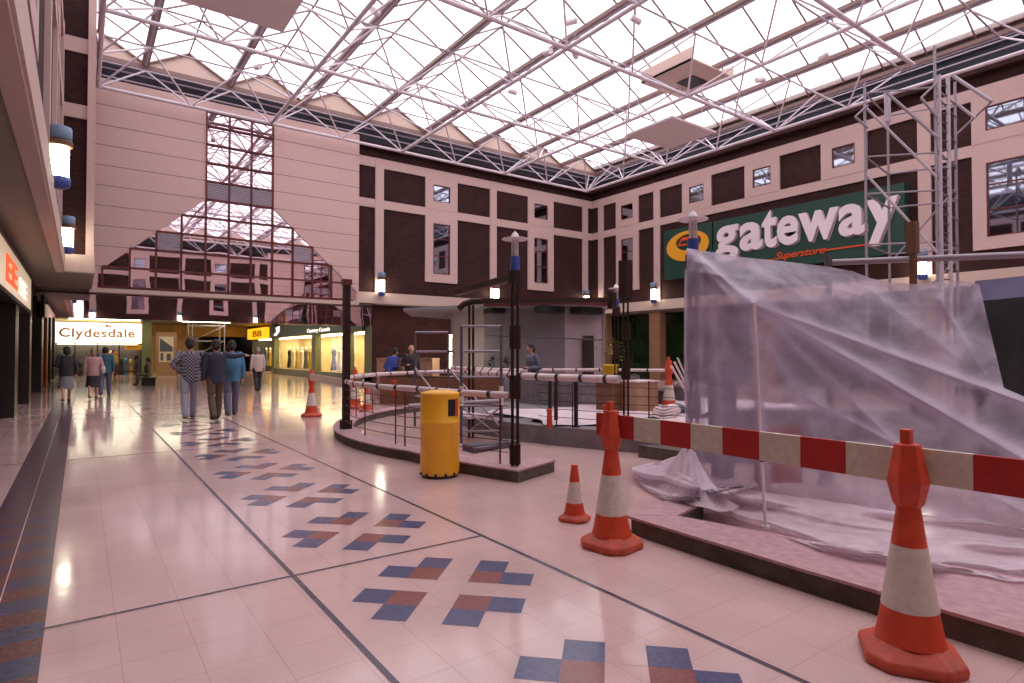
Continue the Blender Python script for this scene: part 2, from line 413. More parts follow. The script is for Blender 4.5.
# ------------------------------------------------------------------ wall builder in (s,z) local frames
def wallmap(kind):
    if kind == 'back': return lambda s, z, o: (s, YB+.3-o, z)
    if kind == 'right': return lambda s, z, o: (XR-o, s, z)
    if kind == 'left': return lambda s, z, o: (-.55+o, s, z)
    if kind == 'front': return lambda s, z, o: (s, YF+o, z)
def wbox(mb, W, s0, s1, z0, z1, o0, o1):
    a = W(s0, z0, o0); b = W(s1, z1, o1)
    mb.box(min(a[0], b[0]), max(a[0], b[0]), min(a[1], b[1]), max(a[1], b[1]), min(a[2], b[2]), max(a[2], b[2]))
WN = [0]
def upper_wall(name, kind, s0, s1, pil, frames, tall, label, skip_low=()):
    """brick wall with cream bands, pilasters and window surrounds; frames = list of (centre, halfwidth, window halfwidth)"""
    W = wallmap(kind)
    root = struct(empty(name, W((s0+s1)/2, BB, 0)), label)
    mb = MB(); wbox(mb, W, s0, s1, BB, WT, -.35, 0); mb.build('brick_face', 'brick', root)
    mb = MB()
    for z0, z1 in ((B1T, CT), (B2T, B1B)): wbox(mb, W, s0, s1, z0, z1, .0, .07)
    mb.build('cream_band', 'cream_render', root)
    mb = MB(); wbox(mb, W, s0, s1, BB, B2B, 0, .16); mb.build('fascia_band', 'fascia', root)
    for c in pil:
        mb = MB(); wbox(mb, W, c-.215, c+.215, B2B, CT, 0, .09); mb.build('pilaster', 'cream_render', root)
    for i, (c, hw, ww) in enumerate(frames):
        mb = MB()
        def ring(z0, z1, wz0, wz1):
            wbox(mb, W, c-hw, c-ww, z0, z1, 0, .085); wbox(mb, W, c+ww, c+hw, z0, z1, 0, .085)
            wbox(mb, W, c-ww, c+ww, z0, wz0, 0, .085); wbox(mb, W, c-ww, c+ww, wz1, z1, 0, .085)
        ring(B1B-.02, B1T+.02, 9.34, 10.2)
        if i in tall: ring(5.15, B2T+.02, 5.58, 8.2)
        mb.build('window_surround', 'cream_render', root)
        for (z0, z1) in ((9.34, 10.2),)+(((5.58, 8.2),) if i in tall else ()):
            WN[0] += 1
            wr = struct(empty('window_%d' % WN[0], W(c, z0, 0)), None)
            mb = MB(); t = .045
            wbox(mb, W, c-ww, c-ww+t, z0, z1, .0, .06); wbox(mb, W, c+ww-t, c+ww, z0, z1, .0, .06)
            wbox(mb, W, c-ww, c+ww, z0, z0+t, .0, .06); wbox(mb, W, c-ww, c+ww, z1-t, z1, .0, .06)
            if z1-z0 > 1.5:
                for q in (.36, .70): wbox(mb, W, c-ww, c+ww, z0+(z1-z0)*q-.02, z0+(z1-z0)*q+.02, .0, .06)
            mb.build('window_frame', 'mullion', wr)
            mb = MB(); wbox(mb, W, c-ww+t, c+ww-t, z0+t, z1-t, .005, .02); mb.build('pane', 'window_glass', wr)
    return root
upper_wall('wall_back', 'back', 10.54, 26.2, (11.73, 18.41, 25.27), ((15.17, .945, .50), (21.77, .95, .51)), (0, 1), 'dark brick back wall banded with cream render')
upper_wall('wall_right', 'right', -10.2, 27.3, (26.45, 22.05, 9.1, -4.2), ((24.28, .88, .465), (19.42, .9, .455), (15.75, .885, .46), (12.05, .93, .465), (6.65, .96, .55), (-1.0, .9, .5)), (0, 4), 'dark brick right wall banded with cream render')
upper_wall('wall_front', 'front', .25, 15.5, (.9, 7.8, 14.5), ((4.3, .85, .5), (11.1, .85, .5)), (0, 1), 'dark brick wall opposite the mirrored gable')
upper_wall('wall_left', 'left', -10.2, 22.0, (-4, 4.4, 12.9, 21.3), ((0, .9, .5), (8.6, .9, .5), (17.0, .9, .5)), (0, 1, 2), 'dark brick left wall above the shopfronts')

# left return pier beyond the gallery
pr = struct(empty('wall_left_return', (.0, 22, BB)), 'brick pier return with cream bands beside the clad gable wall')
MB().box(-.55, .22, 22.06, 27.3, BB, 12.7).build('brick_face', 'brick', pr)
mb = MB()
for z0, z1 in ((B1T, CT), (B2T, B1B)): mb.box(-.55, .27, 22.0, 27.3, z0, z1)
mb.build('cream_band', 'cream_render', pr)
MB().box(.10, .30, 21.9, 22.06, BB, 12.7).build('corner_strip', 'cream_panel', pr)
MB().box(-.6, .32, 21.8, 27.2, BB, B2B).build('fascia_band', 'fascia', pr)

# ------------------------------------------------------------------ mirrored gable wall (and its twin behind the camera)
def gable_wall(name, label, cx, yface, sgn, x0, x1):
    """sgn=+1: faces -Y (back wall); sgn=-1: faces +Y"""
    root = struct(empty(name, (cx, yface, BB)), label)
    def B(mb, xa, xb, za, zb, o0, o1):
        ya, yb = yface-sgn*o0, yface-sgn*o1
        mb.box(min(xa, xb), max(xa, xb), min(ya, yb), max(ya, yb), za, zb)
    P = .865; hw = 1.295; zt = 11.40; zs = 7.77; zb = 4.38
    slope = (5.07-hw)/(zs-zb)
    def prismXZ(mb, poly, o0, o1):
        ya, yb = yface-sgn*o0, yface-sgn*o1; n = len(poly)
        vs = [(x, ya, z) for x, z in poly]+[(x, yb, z) for x, z in poly]
        mb.idx(vs, [tuple(range(n)), tuple(range(2*n-1, n-1, -1))]+[(i, (i+1) % n, n+(i+1) % n, n+i) for i in range(n)])
    # cladding in two halves
    for side in (-1, 1):
        xe = x0 if side < 0 else x1
        poly = [(cx+side*hw, WT+.15), (cx+side*hw, zs), (cx+side*5.07, zb), (xe, zb), (xe, WT+.15)]
        mb = MB(); prismXZ(mb, poly, -.3, .06); mb.build('cladding', 'cream_panel', root)
        mb = MB(); z = 10.80
        while z > 4.6:
            xi = hw if z > zs else hw+(zs-z)*slope
            a, bb = sorted((cx+side*(xi+.01), xe))
            if bb-a > .2: B(mb, a, bb, z-.012, z+.012, .05, .064)
            z -= .757
        mb.build('panel_joint', 'joint', root)
    mb = MB(); B(mb, cx-hw, cx+hw, zt, WT+.15, -.3, .06); mb.build('cladding', 'cream_panel', root)
    # mirror glass
    mb = MB(); prismXZ(mb, [(cx-hw, zt), (cx-hw, zs), (cx-5.07, zb), (cx-5.07, BB+.07), (cx+5.07, BB+.07), (cx+5.07, zb), (cx+hw, zs), (cx+hw, zt)], -.2, .0)
    mb.build('mirror_glazing', 'mirror_glass', root)
    # mullions: columns step down one panel per row
    mb = MB(); t = .032
    cols = [cx+(j-1.5)*P for j in range(-4, 8)]
    for j, x in enumerate(cols):
        k = abs(x-cx)
        if k < hw+.01: top = zt
        else: top = zs-(k-hw)/P*.757*1.0
        if top < 4.0: continue
        B(mb, x-t, x+t, BB+.05, top, .0, .10)
    z = zt-.6; rows = [10.80-.757*i for i in range(0, 10)]
    for z in [zt]+rows:
        if z < 3.9: continue
        if z >= zs-.02: h = hw
        else:
            h = hw+round((zs-z)/.757)*P
            if h > 5.1: h = 4.76
        B(mb, cx-h, cx+h, z-t, z+t, .0, .10)
    B(mb, cx-4.9, cx+4.9, BB+.02, BB+.09, .0, .12)
    mb.build('mullion_grid', 'mullion', root)
    # louvre panels
    for xa, za in [(cx-hw+P*i, 7.77) for i in range(3)]+[(cx-hw-2*P, 5.5), (cx+hw+P, 5.5)]:
        mb = MB()
        for q in range(9):
            z0 = za+.06+q*.072; B(mb, xa+.04, xa+P-.04, z0, z0+.05, .0, .05)
        mb.build('louvre_panel', 'louvre', root)
    # beam at the foot
    mb = MB(); B(mb, x0, x1, 3.76, BB+.05, -.5, .12); mb.build('edge_beam', 'fascia', root)
    return root
gable_wall('wall_back_gable', 'cream panelled gable wall with mirrored stepped glazing in red mullions', 5.395, YB, 1, .25, 10.58)
gable_wall('wall_front_gable', 'cream panelled wall with mirrored gable behind the viewer', 20.5, YF, -1, 15.5, 25.9)
# mirrored bulkhead under the gable
bk = MB().box(-1.3, 11.5, YB+.5, YB+.7, 2.80, 3.78).build('mirrored_bulkhead', 'mirror_glass'); bk.name = 'wall_bulkhead'
struct(bk, 'mirrored bulkhead above the mall passage')
# clerestory recess, fascia beams, pipes above walls
cl = struct(empty('wall_clerestory', (13, 27.6, WT)), 'dark clerestory recess between wall tops and roof')
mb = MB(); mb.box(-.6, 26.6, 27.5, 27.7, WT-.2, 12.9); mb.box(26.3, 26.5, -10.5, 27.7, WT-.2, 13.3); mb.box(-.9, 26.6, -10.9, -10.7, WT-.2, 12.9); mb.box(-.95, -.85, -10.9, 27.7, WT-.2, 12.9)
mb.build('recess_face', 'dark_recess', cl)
mb = MB(); mb.box(-.6, 26.3, 27.0, 27.6, WT-.25, WT); mb.box(25.6, 26.5, -10.5, 27.6, WT-.25, WT-.05); mb.box(-.9, 26.6, -10.9, -10.2, WT-.25, WT)
mb.build('ledge', 'brick', cl)
for zz, oo in ((11.95, .55), (12.25, .5)):
    stick('pipe', (.3, 26.75+oo*.6, zz), (25.9, 26.75+oo*.6, zz), .035, 'lilac_steel', cl)
    stick('pipe', (25.6+oo*.4, -10, zz+.1), (25.6+oo*.4, 27, zz+.1), .035, 'lilac_steel', cl)
mb = MB(); mb.box(-.6, 26.4, 26.75, 27.0, 12.42, 12.60); mb.box(25.75, 26.05, -10.4, 27.0, 12.85, 13.05); mb.box(-.9, 26.4, -10.6, -10.3, 12.42, 12.6)
mb.build('eaves_beam', 'glaze_bar', cl)

# ------------------------------------------------------------------ ridge-and-furrow roof
M3 = 3.01; XV0 = 1.92; ZV, ZR = 12.72, 13.55; RY0, RY1 = -10.5, 26.95
roof = struct(empty('ceiling', (13, 8, ZV)), 'translucent ridge and furrow glazed roof')
for k in range(-1, 8):
    xa = XV0+M3*k; xm = xa+M3/2; xb = xa+M3
    mb = MB(); mb.face([(xa, RY0, ZV), (xa, RY1, ZV), (xm, RY1, ZR), (xm, RY0, ZR)]); mb.face([(xm, RY0, ZR), (xm, RY1, ZR), (xb, RY1, ZV), (xb, RY0, ZV)])
    mb.build('glazing_bay', 'roof_glazing', roof)
    mb = MB(); yy = RY1-1.5
    while yy > RY0:
        mb.bar((xa, yy, ZV-.02), (xm, yy, ZR-.02), .05, .05); mb.bar((xm, yy, ZR-.02), (xb, yy, ZV-.02), .05, .05); yy -= 1.5
    mb.bar((xm, RY0, ZR-.02), (xm, RY1, ZR-.02), .05, .06)
    mb.bar((xa+.05, RY1-.04, ZV), (xm, RY1-.04, ZR-.02), .09, .07); mb.bar((xm, RY1-.04, ZR-.02), (xb-.05, RY1-.04, ZV), .09, .07)
    mb.build('glazing_bar', 'glaze_bar', roof)
    for yy in (RY1+.02, RY0-.02):
        mb = MB(); mb.idx([(xa, yy, ZV-.15), (xb, yy, ZV-.15), (xb, yy, ZV), (xm, yy, ZR), (xa, yy, ZV), (xa, yy+.08, ZV-.15), (xb, yy+.08, ZV-.15), (xb, yy+.08, ZV), (xm, yy+.08, ZR), (xa, yy+.08, ZV)],
            [(0, 1, 2, 3, 4), (9, 8, 7, 6, 5), (0, 5, 6, 1), (1, 6, 7, 2), (2, 7, 8, 3), (3, 8, 9, 4), (4, 9, 5, 0)])
        mb.build('gable_infill', 'gable_cream', roof)
for k in range(0, 9):
    x = XV0+M3*k
    mb = MB(); mb.bar((x, RY0, ZV-.10), (x, RY1, ZV-.10), .20, .10); mb.mi = 1; mb.bar((x, RY0, ZV-.17), (x, RY1, ZV-.17), .07, .06); mb.mi = 2
    mb.bar((x-.11, RY0, ZV-.06), (x-.11, RY1, ZV-.06), .03, .14); mb.bar((x+.11, RY0, ZV-.06), (x+.11, RY1, ZV-.06), .03, .14)
    mb.build('valley_gutter', ['gutter', 'lilac_steel', 'glaze_bar'], roof)
# opaque infill box in the skylight above the far service board
bx = MB(); bx.box(18.3, 20.9, 13.9, 16.4, 12.42, 12.48); bx.box(18.3, 18.36, 13.9, 16.4, 12.42, 12.9); bx.box(20.84, 20.9, 13.9, 16.4, 12.42, 12.9)
bx.mi = 1; bx.box(19.4, 20.3, 14.7, 15.5, 12.38, 12.43)
o = bx.build('roof_infill', ['gable_cream', 'black'], roof)

# ------------------------------------------------------------------ space-frame trusses
ZB, ZT = 11.2, 12.45
XN = [.42+M3*i for i in range(9)]; YN = [26.3-M3*i for i in range(13)]
def truss_x(yk, label):
    t = thing('roof_truss', label, 'roof truss', (12.5, yk, ZB), 'white tubular trusses under the glazed roof')
    xe = XN[-1] if not (7 < yk < 9) else 22.6
    stick('bottom_chord', (XN[0], yk, ZB), (xe, yk, ZB), .07, 'white_steel', t)
    edge_hi = yk > 26; edge_lo = yk < -9
    tys = []
    tys.append((yk+1.505, ZT) if not edge_hi else (yk+.42, ZT-.1)); tys.append((yk-1.505, ZT) if not edge_lo else (yk-.4, ZT-.1))
    for ty, tz in tys:
        stick('top_chord', (XN[0], ty, tz), (XN[-1]+1.2, ty, tz), .035, 'lilac_steel', t)
    for x in XN:
        if x > xe: continue
        for dx in (-1.505, 1.505):
            tx = x+dx
            if tx < .3 or tx > 26.1: continue
            tx = min(tx, 25.75)
            for ty, tz in tys: stick('brace', (x, yk, ZB), (tx, ty, tz), .034, 'white_steel', t)
        if x == XN[0] or x == XN[-1]:
            for ty, tz in tys: stick('brace', (x, yk, ZB), (x+(-.05 if x < 1 else .6), ty, tz), .034, 'white_steel', t)
    return t
ords = ['against the back wall', 'second from the back wall', 'third from the back wall, spanning above the service boards', 'fourth from the back wall, nearest overhead', 'fifth from the back wall, seen only in the mirrors', 'sixth from the back wall, seen only in the mirrors', 'against the wall opposite the mirrors']
for i in range(7):
    truss_x(26.3-2*M3*i, 'white tubular cross truss '+ords[i])
def truss_y(xk, label):
    t = thing('roof_truss', label, 'roof truss', (xk, 8, ZB), 'white tubular trusses under the glazed roof')
    stick('bottom_chord', (xk, YN[0], ZB), (xk, YN[-1], ZB), .07, 'white_steel', t)
    for j, y in enumerate(YN):
        if j % 2 == 0: continue
        for dy in (-1.505, 1.505):
            for dx in (-1.505, 1.505):
                tx = xk+dx
                if tx < .3: tx = .35
                if tx > 25.7: tx = 25.7
                stick('brace', (xk, y, ZB), (tx, y+dy, ZT), .034, 'white_steel', t)
lab = ['along the left wall', 'running lengthwise, first from the left wall', 'running lengthwise down the middle of the roof', 'running lengthwise, first from the right wall', 'along the right wall above the supermarket sign']
for i in range(5): truss_y(XN[0]+2*M3*i, 'white tubular truss '+lab[i])

# hanging service boards
def board(x0, x1, y0, y1, z, label):
    t = thing('ceiling_board', label, 'ceiling board', ((x0+x1)/2, (y0+y1)/2, z), 'flat boards hung from the roof trusses')
    MB().box(x0, x1, y0, y1, z, z+.09).build('panel', 'white_paint', t, .01)
    MB().box((x0+x1)/2-.18, (x0+x1)/2+.18, (y0+y1)/2-.18, (y0+y1)/2+.18, z+.09, z+.35).build('mounting_box', 'lilac_steel', t)
    for a in (x0+.4, x1-.4):
        for b_ in (y0+.4, y1-.4): stick('hanger', (a, b_, z+.05), (a, b_, 12.45), .012, 'white_steel', t)
board(2.1, 4.8, 15.7, 18.3, 11.05, 'flat grey board hung from the roof at the upper left')
board(19.05, 21.9, 15.45, 18.0, 10.9, 'flat cream board hung from the roof near the right wall')
# small floodlights on the trusses
fl_proto = None
for i, (px, py, lab_) in enumerate(((571, 22, 'white cylindrical floodlight hanging nearest the hall centre under the glazed roof'), (597, 20, ''), (548, 52, ''), (513, 92, ''), (575, 54, ''), (823, 57, ''), (760, 80, ''), (375, 12, ''), (258, 67, ''), (636, 20, ''))):
    if i in (1,): continue
    p = at_z(px, py, 11.75)
    if fl_proto is None:
        t = thing('floodlight', '', 'floodlight', p, 'small white floodlights under the roof')
        MB().tube(p+Vector((-.12, .1, -.03)), p+Vector((.14, -.12, .05)), .10, 14).build('housing', 'white_paint', t)
        mb = MB(); mb.path([p+Vector((-.0, .0, .10)), p+Vector((0, 0, .35)), p+Vector((0, 0, .70))], .012); mb.build('bracket', 'lilac_steel', t)
        fl_proto = t
    else:
        t = copy_tree(fl_proto); t.location = p; t.rotation_euler.z = i*1.1
names_fl = ['white floodlight under the roof above the middle of the brick back wall', 'white floodlight under the roof, lower of the pair left of centre', 'white floodlight under the roof furthest down towards the back corner', 'white floodlight beside the long cross truss near the roof centre', 'white floodlight right of the thick truss, above the supermarket sign', 'white floodlight over the letters of the supermarket sign', 'white floodlight clamped high on the steep left truss', 'small floodlight over the mirrored tower glazing', 'white floodlight highest up near the top of the roof view']
for t, nm in zip([o for o in bpy.data.objects if o.name.startswith('floodlight')], names_fl): t['label'] = nm

# ------------------------------------------------------------------ wall lamps
def wall_lamp(p, outward, label, sc=1.0):
    p = Vector(p); o_ = Vector(outward)
    t = thing('wall_lamp', label, 'wall lamp', p, 'glowing wall lamps at the foot of the pilasters')
    c = p+o_*.26
    h = .55*sc
    MB().tube(c+Vector((0, 0, -h*.62)), c+Vector((0, 0, h*.40)), .14*sc, 16).build('glass_tube', 'lamp_glow', t)
    MB().lathe([(.15*sc, h*.62), (.18*sc, h*.66), (.18*sc, h*1.02), (.17*sc, h*1.06)], c, 18).build('top_cap', 'pale_blue', t)
    mb = MB().box(min(p.x, c.x+o_.x*.1)-.06*abs(o_.y), max(p.x, c.x+o_.x*.1)+.06*abs(o_.y), min(p.y, c.y+o_.y*.1)-.06*abs(o_.x), max(p.y, c.y+o_.y*.1)+.06*abs(o_.x), c.z+h*.42, c.z+h*.60)
    mb.lathe([(.19*sc, h*.42), (.20*sc, h*.5), (.19*sc, h*.6)], c, 18); mb.build('bracket', 'wood', t)
    MB().lathe([(.08*sc, -h*.98), (.16*sc, -h*.90), (.165*sc, -h*.62), (.15*sc, -h*.6)], c, 18).build('bottom_cap', 'lamp_blue', t)
    return t
for i, y_ in enumerate((12.9, 21.25)):
    wall_lamp((-.58, y_, 4.85), (1, 0, 0), ['blue capped glowing lamp on the left wall, nearest the viewer', 'blue capped glowing lamp on the left wall beside the gable wall'][i], .95)
for x_, l_ in ((11.73, 'glowing lamp on the brick back wall next to the clad gable wall'), (18.41, 'glowing lamp on the middle pilaster of the back wall behind the kiosk beams'), (25.1, 'glowing lamp on the back wall by the far corner')):
    wall_lamp((x_, YB+.2, 4.78), (0, -1, 0), l_)
for y_, l_ in ((22.05, 'glowing lamp on the right wall left of the supermarket sign'), (9.1, 'glowing lamp low on the right wall behind the scaffold tower')):
    wall_lamp((XR-.1, y_, 4.78), (-1, 0, 0), l_)
for x_, l_ in ((.9, 'glowing lamp reflected at the left end of the mirrored bulkhead'), (7.8, 'glowing lamp reflected left of centre in the mirrored bulkhead'), (14.5, 'glowing lamp reflected right of centre in the mirrored bulkhead')):
    wall_lamp((x_, YF+.1, 4.85), (0, 1, 0), l_)

# ------------------------------------------------------------------ soffit and shops on the left
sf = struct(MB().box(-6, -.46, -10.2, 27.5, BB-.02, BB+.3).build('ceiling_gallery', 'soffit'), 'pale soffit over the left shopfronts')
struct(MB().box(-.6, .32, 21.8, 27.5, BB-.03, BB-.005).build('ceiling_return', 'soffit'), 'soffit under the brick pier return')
gf = struct(MB().box(-.60, -.42, -10.2, 21.8, BB-.05, B2B).build('trim_1', 'fascia'), 'cream fascia edging the left gallery')
# left shopfront wall
lw = struct(empty('wall_left_shops', (-1.3, 15, 0)), 'dark glazed shopfronts under the left gallery')
MB().box(-1.75, -1.62, -10, 27.5, 0, 3.9).build('glass_wall', 'shop_dark', lw)
MB().box(-1.62, -1.32, -10, 27.5, 3.60, 3.9).build('head', 'dark_frame', lw)
mb = MB()
for y_ in (3, 5, 7, 9, 11, 12.6, 13.4, 14.6, 15.4, 16.2, 17.0, 21.2, 22.0, 23.5, 25): mb.box(-1.60, -1.50, y_, y_+.08, 0, 3.6)
mb.box(-1.60, -1.50, 3, 18, .0, .12); mb.build('door_frame', 'shop_frame', lw)
for y_ in (18.0, 22.9):
    MB().box(-1.62, -1.22, y_, y_+.9, 0, 3.9).build('pier', 'dark_frame', lw)
# passage beyond the gable wall
pw = struct(empty('wall_passage', (0, 40, 0)), 'left side and end walls of the mall passage')
MB().box(-1.9, -1.7, 27.5, 48, 0, 3.7).build('side_face', 'shop_dark', pw)
for y_, m_ in ((29.3, 'dark_frame'), (33.6, 'red_panel'), (38.0, 'dark_frame'), (43.5, 'dark_frame')):
    MB().box(-1.75, -1.2, y_, y_+1.4, 0, 3.7).build('pier', m_, pw)
MB().box(-1.45, 3.5, 48.9, 49.0, 0, 3.7).build('shop_back', 'shop_cream', pw)
MB().box(3.42, 4.0, 47.8, 49.5, 0, 3.7).build('pier', 'shop_pillar', pw)
MB().box(4.0, 8.0, 55.6, 55.8, 0, 3.7).build('end_face', 'shop_cream', pw)
MB().box(8.0, 12.0, 59.6, 59.8, 0, 3.7).build('end_face', 'black', pw)
MB().box(8.0, 8.2, 55, 59.7, 0, 2.8).build('end_face', 'black', pw)
MB().box(4.0, 11.5, 54.0, 54.2, 2.85, 3.7).build('yellow_fascia', 'yellow_fascia', pw)
struct(MB().box(-6, 30, 27.62, 62, 3.95, 4.2).build('ceiling_leak_cover', 'dark_recess'), 'unseen slab added above the passage to block stray daylight')  # unseen cover, added to stop sky light leaking in over the passage
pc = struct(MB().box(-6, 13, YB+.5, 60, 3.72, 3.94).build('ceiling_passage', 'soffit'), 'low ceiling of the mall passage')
for i, (x0, x1, y0, y1) in enumerate(((-.6, 3.2, 46.3, 46.6), (-.6, 2.4, 40, 40.25), (3.6, 5.0, 40.0, 40.3), (3.9, 5.4, 44, 44.3), (5.6, 8.6, 38, 38.3), (5.6, 8.6, 46, 46.3), (7.2, 8.6, 32, 32.3), (2.0, 4.0, 32, 32.3))):
    t = thing('strip_light', ['long glowing strip light above the bank sign', 'glowing strip light over the two women', 'short glowing strip light before the dark pillar', 'short glowing strip light past the dark pillar', 'glowing strip light nearest the fashion shop', 'glowing strip light before the yellow fascia', 'strip light just inside the passage by the fashion shop', 'strip light just inside the passage over the walkway'][i], 'ceiling light', ((x0+x1)/2, y0, 3.72), 'strip lights on the passage ceiling')
    MB().box(x0, x1, y0, y1, 3.64, 3.70).build('diffuser', 'tube_light', t)
    MB().box(x0-.04, x1+.04, y0-.04, y1+.04, 3.695, 3.715).build('tray', 'white_paint', t)

# bank sign
t = thing('shop_sign', 'long white illuminated sign reading Clydesdale', 'sign', (1, 48, 2.15))
MB().box(-1.45, 3.4, 47.8, 48.0, 2.16, 3.50).build('light_box', 'sign_box', t)
mb = MB(); mb.box(-1.5, 3.45, 47.76, 48.02, 3.50, 3.56); mb.box(-1.5, 3.45, 47.76, 48.02, 2.10, 2.16); mb.build('frame', 'wood', t)
text_obj('lettering', 'Clydesdale', 1, 'text_brown', (1.0, 47.79, 0), (1, 0, 0), extrude=.01, offset=.022, parent=t, fit=(-2.1, 2.0, 2.36, 3.12), space=1.1)
mb = MB(); mb.lathe([(.16, 0), (.16, .02)], (0, 0, 0), 16)
mb = MB().box(1.35, 1.50, 47.77, 47.8, 3.22, 3.38); mb.box(1.52, 1.66, 47.77, 47.8, 3.22, 3.34); mb.build('logo', 'text_brown', t)
t = thing('notice_board', 'small yellow notice hanging under the right end of the bank sign', 'notice', (2.9, 47.6, 1.7))
MB().box(2.45, 3.38, 47.6, 47.66, 1.72, 2.06).build('panel', 'sign_yellow', t)
mb = MB(); mb.box(2.55, 3.2, 47.585, 47.6, 1.93, 1.96); mb.box(2.55, 3.0, 47.585, 47.6, 1.83, 1.86); mb.build('lettering', 'black', t)
# bank window and its display
t = thing('shop_window', 'dark bank shopfront glazing crowded with colourful displays', 'shop window', (1, 48, 0))
MB().box(-1.45, 3.42, 48.05, 48.08, .3, 2.1).build('pane', 'clear_glass', t)
mb = MB()
for x_ in (-1.45, -.3, .9, 2.1, 3.36): mb.box(x_, x_+.06, 48.0, 48.1, 0, 2.1)
mb.box(-1.45, 3.42, 48.0, 48.1, .22, .30); mb.build('frame', 'dark_frame', t)
dcol = ['garment_grey', 'teal', 'garment_white', 'garment_red', 'charcoal', 'sky_blue', 'garment_gold', 'black']
for i in range(16):
    x_ = -1.25+i*.285; hh = random.uniform(1.0, 2.0); yy = 48.3+random.uniform(0, .3)
    o = single(MB().box(x_, x_+.2, yy, yy+.18, .0, hh*.55).ball((x_+.1, yy+.09, hh*.75), .16, 8, 6, .8, .6, 1.3), 'display_stand', dcol[i % 8],
        ['grey', 'teal', 'white', 'red', 'charcoal', 'pale blue', 'gold', 'black'][i % 8]+' display stand in the bank window, '+('left half' if i < 8 else 'right half'), 'display', (x_+.1, yy, 0), 'display stands behind the bank window')
MB().box(-1.45, 3.42, 48.85, 48.9, 0, 2.2).build('shop_lining', 'shop_frame', pw)
t = thing('window_light', 'unseen glowing panel added to brighten the bank window display', 'shop light', (1, 48.5, 2.1)); MB().box(-1.2, 3.2, 48.2, 48.6, 2.07, 2.12).build('diffuser', 'shop_light', t)  # added glow, no visible fitting; it brightens the bank display

# lit box sign on the left shopfronts
t = thing('shop_sign', 'illuminated box sign with red and white letters on the near left shopfront', 'sign', (-1.3, 18, 2.9))
MB().box(-1.60, -1.17, 13.2, 22.2, 2.72, 3.62).build('light_box', 'sign_box_small', t)
mb = MB(); mb.box(-1.61, -1.15, 13.1, 22.3, 3.62, 3.70); mb.box(-1.61, -1.15, 13.1, 22.3, 2.64, 2.72); mb.build('frame', 'dark_frame', t)
text_obj('lettering', 'EE', 1, 'text_red', (-1.16, 0, 0), (0, 1, 0), extrude=.01, offset=.02, parent=t, fit=(14.9, 17.4, 2.90, 3.42))
text_obj('lettering', 'SE', 1, 'text_white', (-1.16, 0, 0), (0, 1, 0), extrude=.01, offset=.02, parent=t, fit=(17.9, 20.4, 2.88, 3.3))

# ------------------------------------------------------------------ row of lit shops on the right of the passage
sr = struct(empty('wall_shop_row', (11.5, 40, 0)), 'green framed shop row along the passage')
MB().box(11.5, 11.75, 27.55, 46.0, 0, .42).build('stall_riser', 'shop_pillar', sr)
MB().box(11.5, 11.72, 27.55, 28.5, 0, 3.8).build('pier', 'shop_pillar', sr)
for y_ in (30.6, 36.0, 45.4): MB().box(11.45, 11.8, y_, y_+.75, 0, 3.7).build('pier', 'shop_pillar', sr)
MB().box(13.6, 13.75, 27.6, 60, 0, 3.7).build('back_face', 'shop_cream', sr)
MB().box(11.52, 13.6, 28.5, 60, 2.62, 2.70).build('window_head', 'shop_cream', sr)
MB().box(11.5, 13.6, 52.4, 60, 0, 3.7).build('pier', 'black', sr)
for y0, y1 in ((31.4, 36.0), (36.75, 45.4), (46.2, 52.3), (28.6, 30.6)):
    MB().box(11.60, 11.62, y0, y1, .42, 2.62).build('pane', 'clear_glass', sr)
t = thing('shop_sign', 'long green shop sign reading Country Casuals', 'sign', (11.45, 38, 2.6))
MB().box(11.36, 11.5, 28.4, 46.2, 2.60, 3.45).build('board', 'shop_green', t)
text_obj('lettering', 'Country Casuals', 1, 'sign_box', (11.35, 0, 0), (0, -1, 0), extrude=.01, offset=.004, parent=t, fit=(-37.3, -33.2, 2.68, 2.98))
mb = MB(); mb.idx([(11.34, 45.2, 2.8), (11.34, 44.5, 2.72), (11.34, 43.6, 3.0), (11.34, 43.6, 3.4), (11.34, 44.6, 3.32), (11.34, 44.4, 3.0)], [(0, 1, 2, 3, 4, 5)]); mb.build('logo', 'sign_box', t)
t = thing('shop_sign', 'glowing amber shop sign at the far end of the row', 'sign', (11.4, 50, 2.7))
MB().box(11.2, 11.5, 47.0, 52.8, 2.62, 3.45).build('light_box', 'amber_light', t)
text_obj('lettering', 'BB', 1, 'text_brown', (11.19, 0, 0), (0, -1, 0), extrude=.01, offset=.02, parent=t, fit=(-50.9, -48.0, 2.78, 3.25))
for i, (y0, y1) in enumerate(((31.6, 35.8), (37.0, 45.0), (46.6, 52.0), (28.7, 30.4))):
    t = thing('window_light', ['glowing ceiling panel in the shop window nearest the post', 'glowing ceiling panel in the long shop window', 'glowing ceiling panel in the far amber shop', 'glowing ceiling panel in the shop doorway'][i], 'shop light', (12.3, (y0+y1)/2, 2.6))
    MB().box(11.9, 13.0, y0, y1, 2.56, 2.61).build('diffuser', 'shop_light', t)
g_lab = {'garment_gold': 'gold', 'garment_white': 'white', 'garment_grey': 'grey', 'shop_cream': 'cream', 'charcoal': 'dark', 'garment_red': 'red'}
gi = 0
mann = None
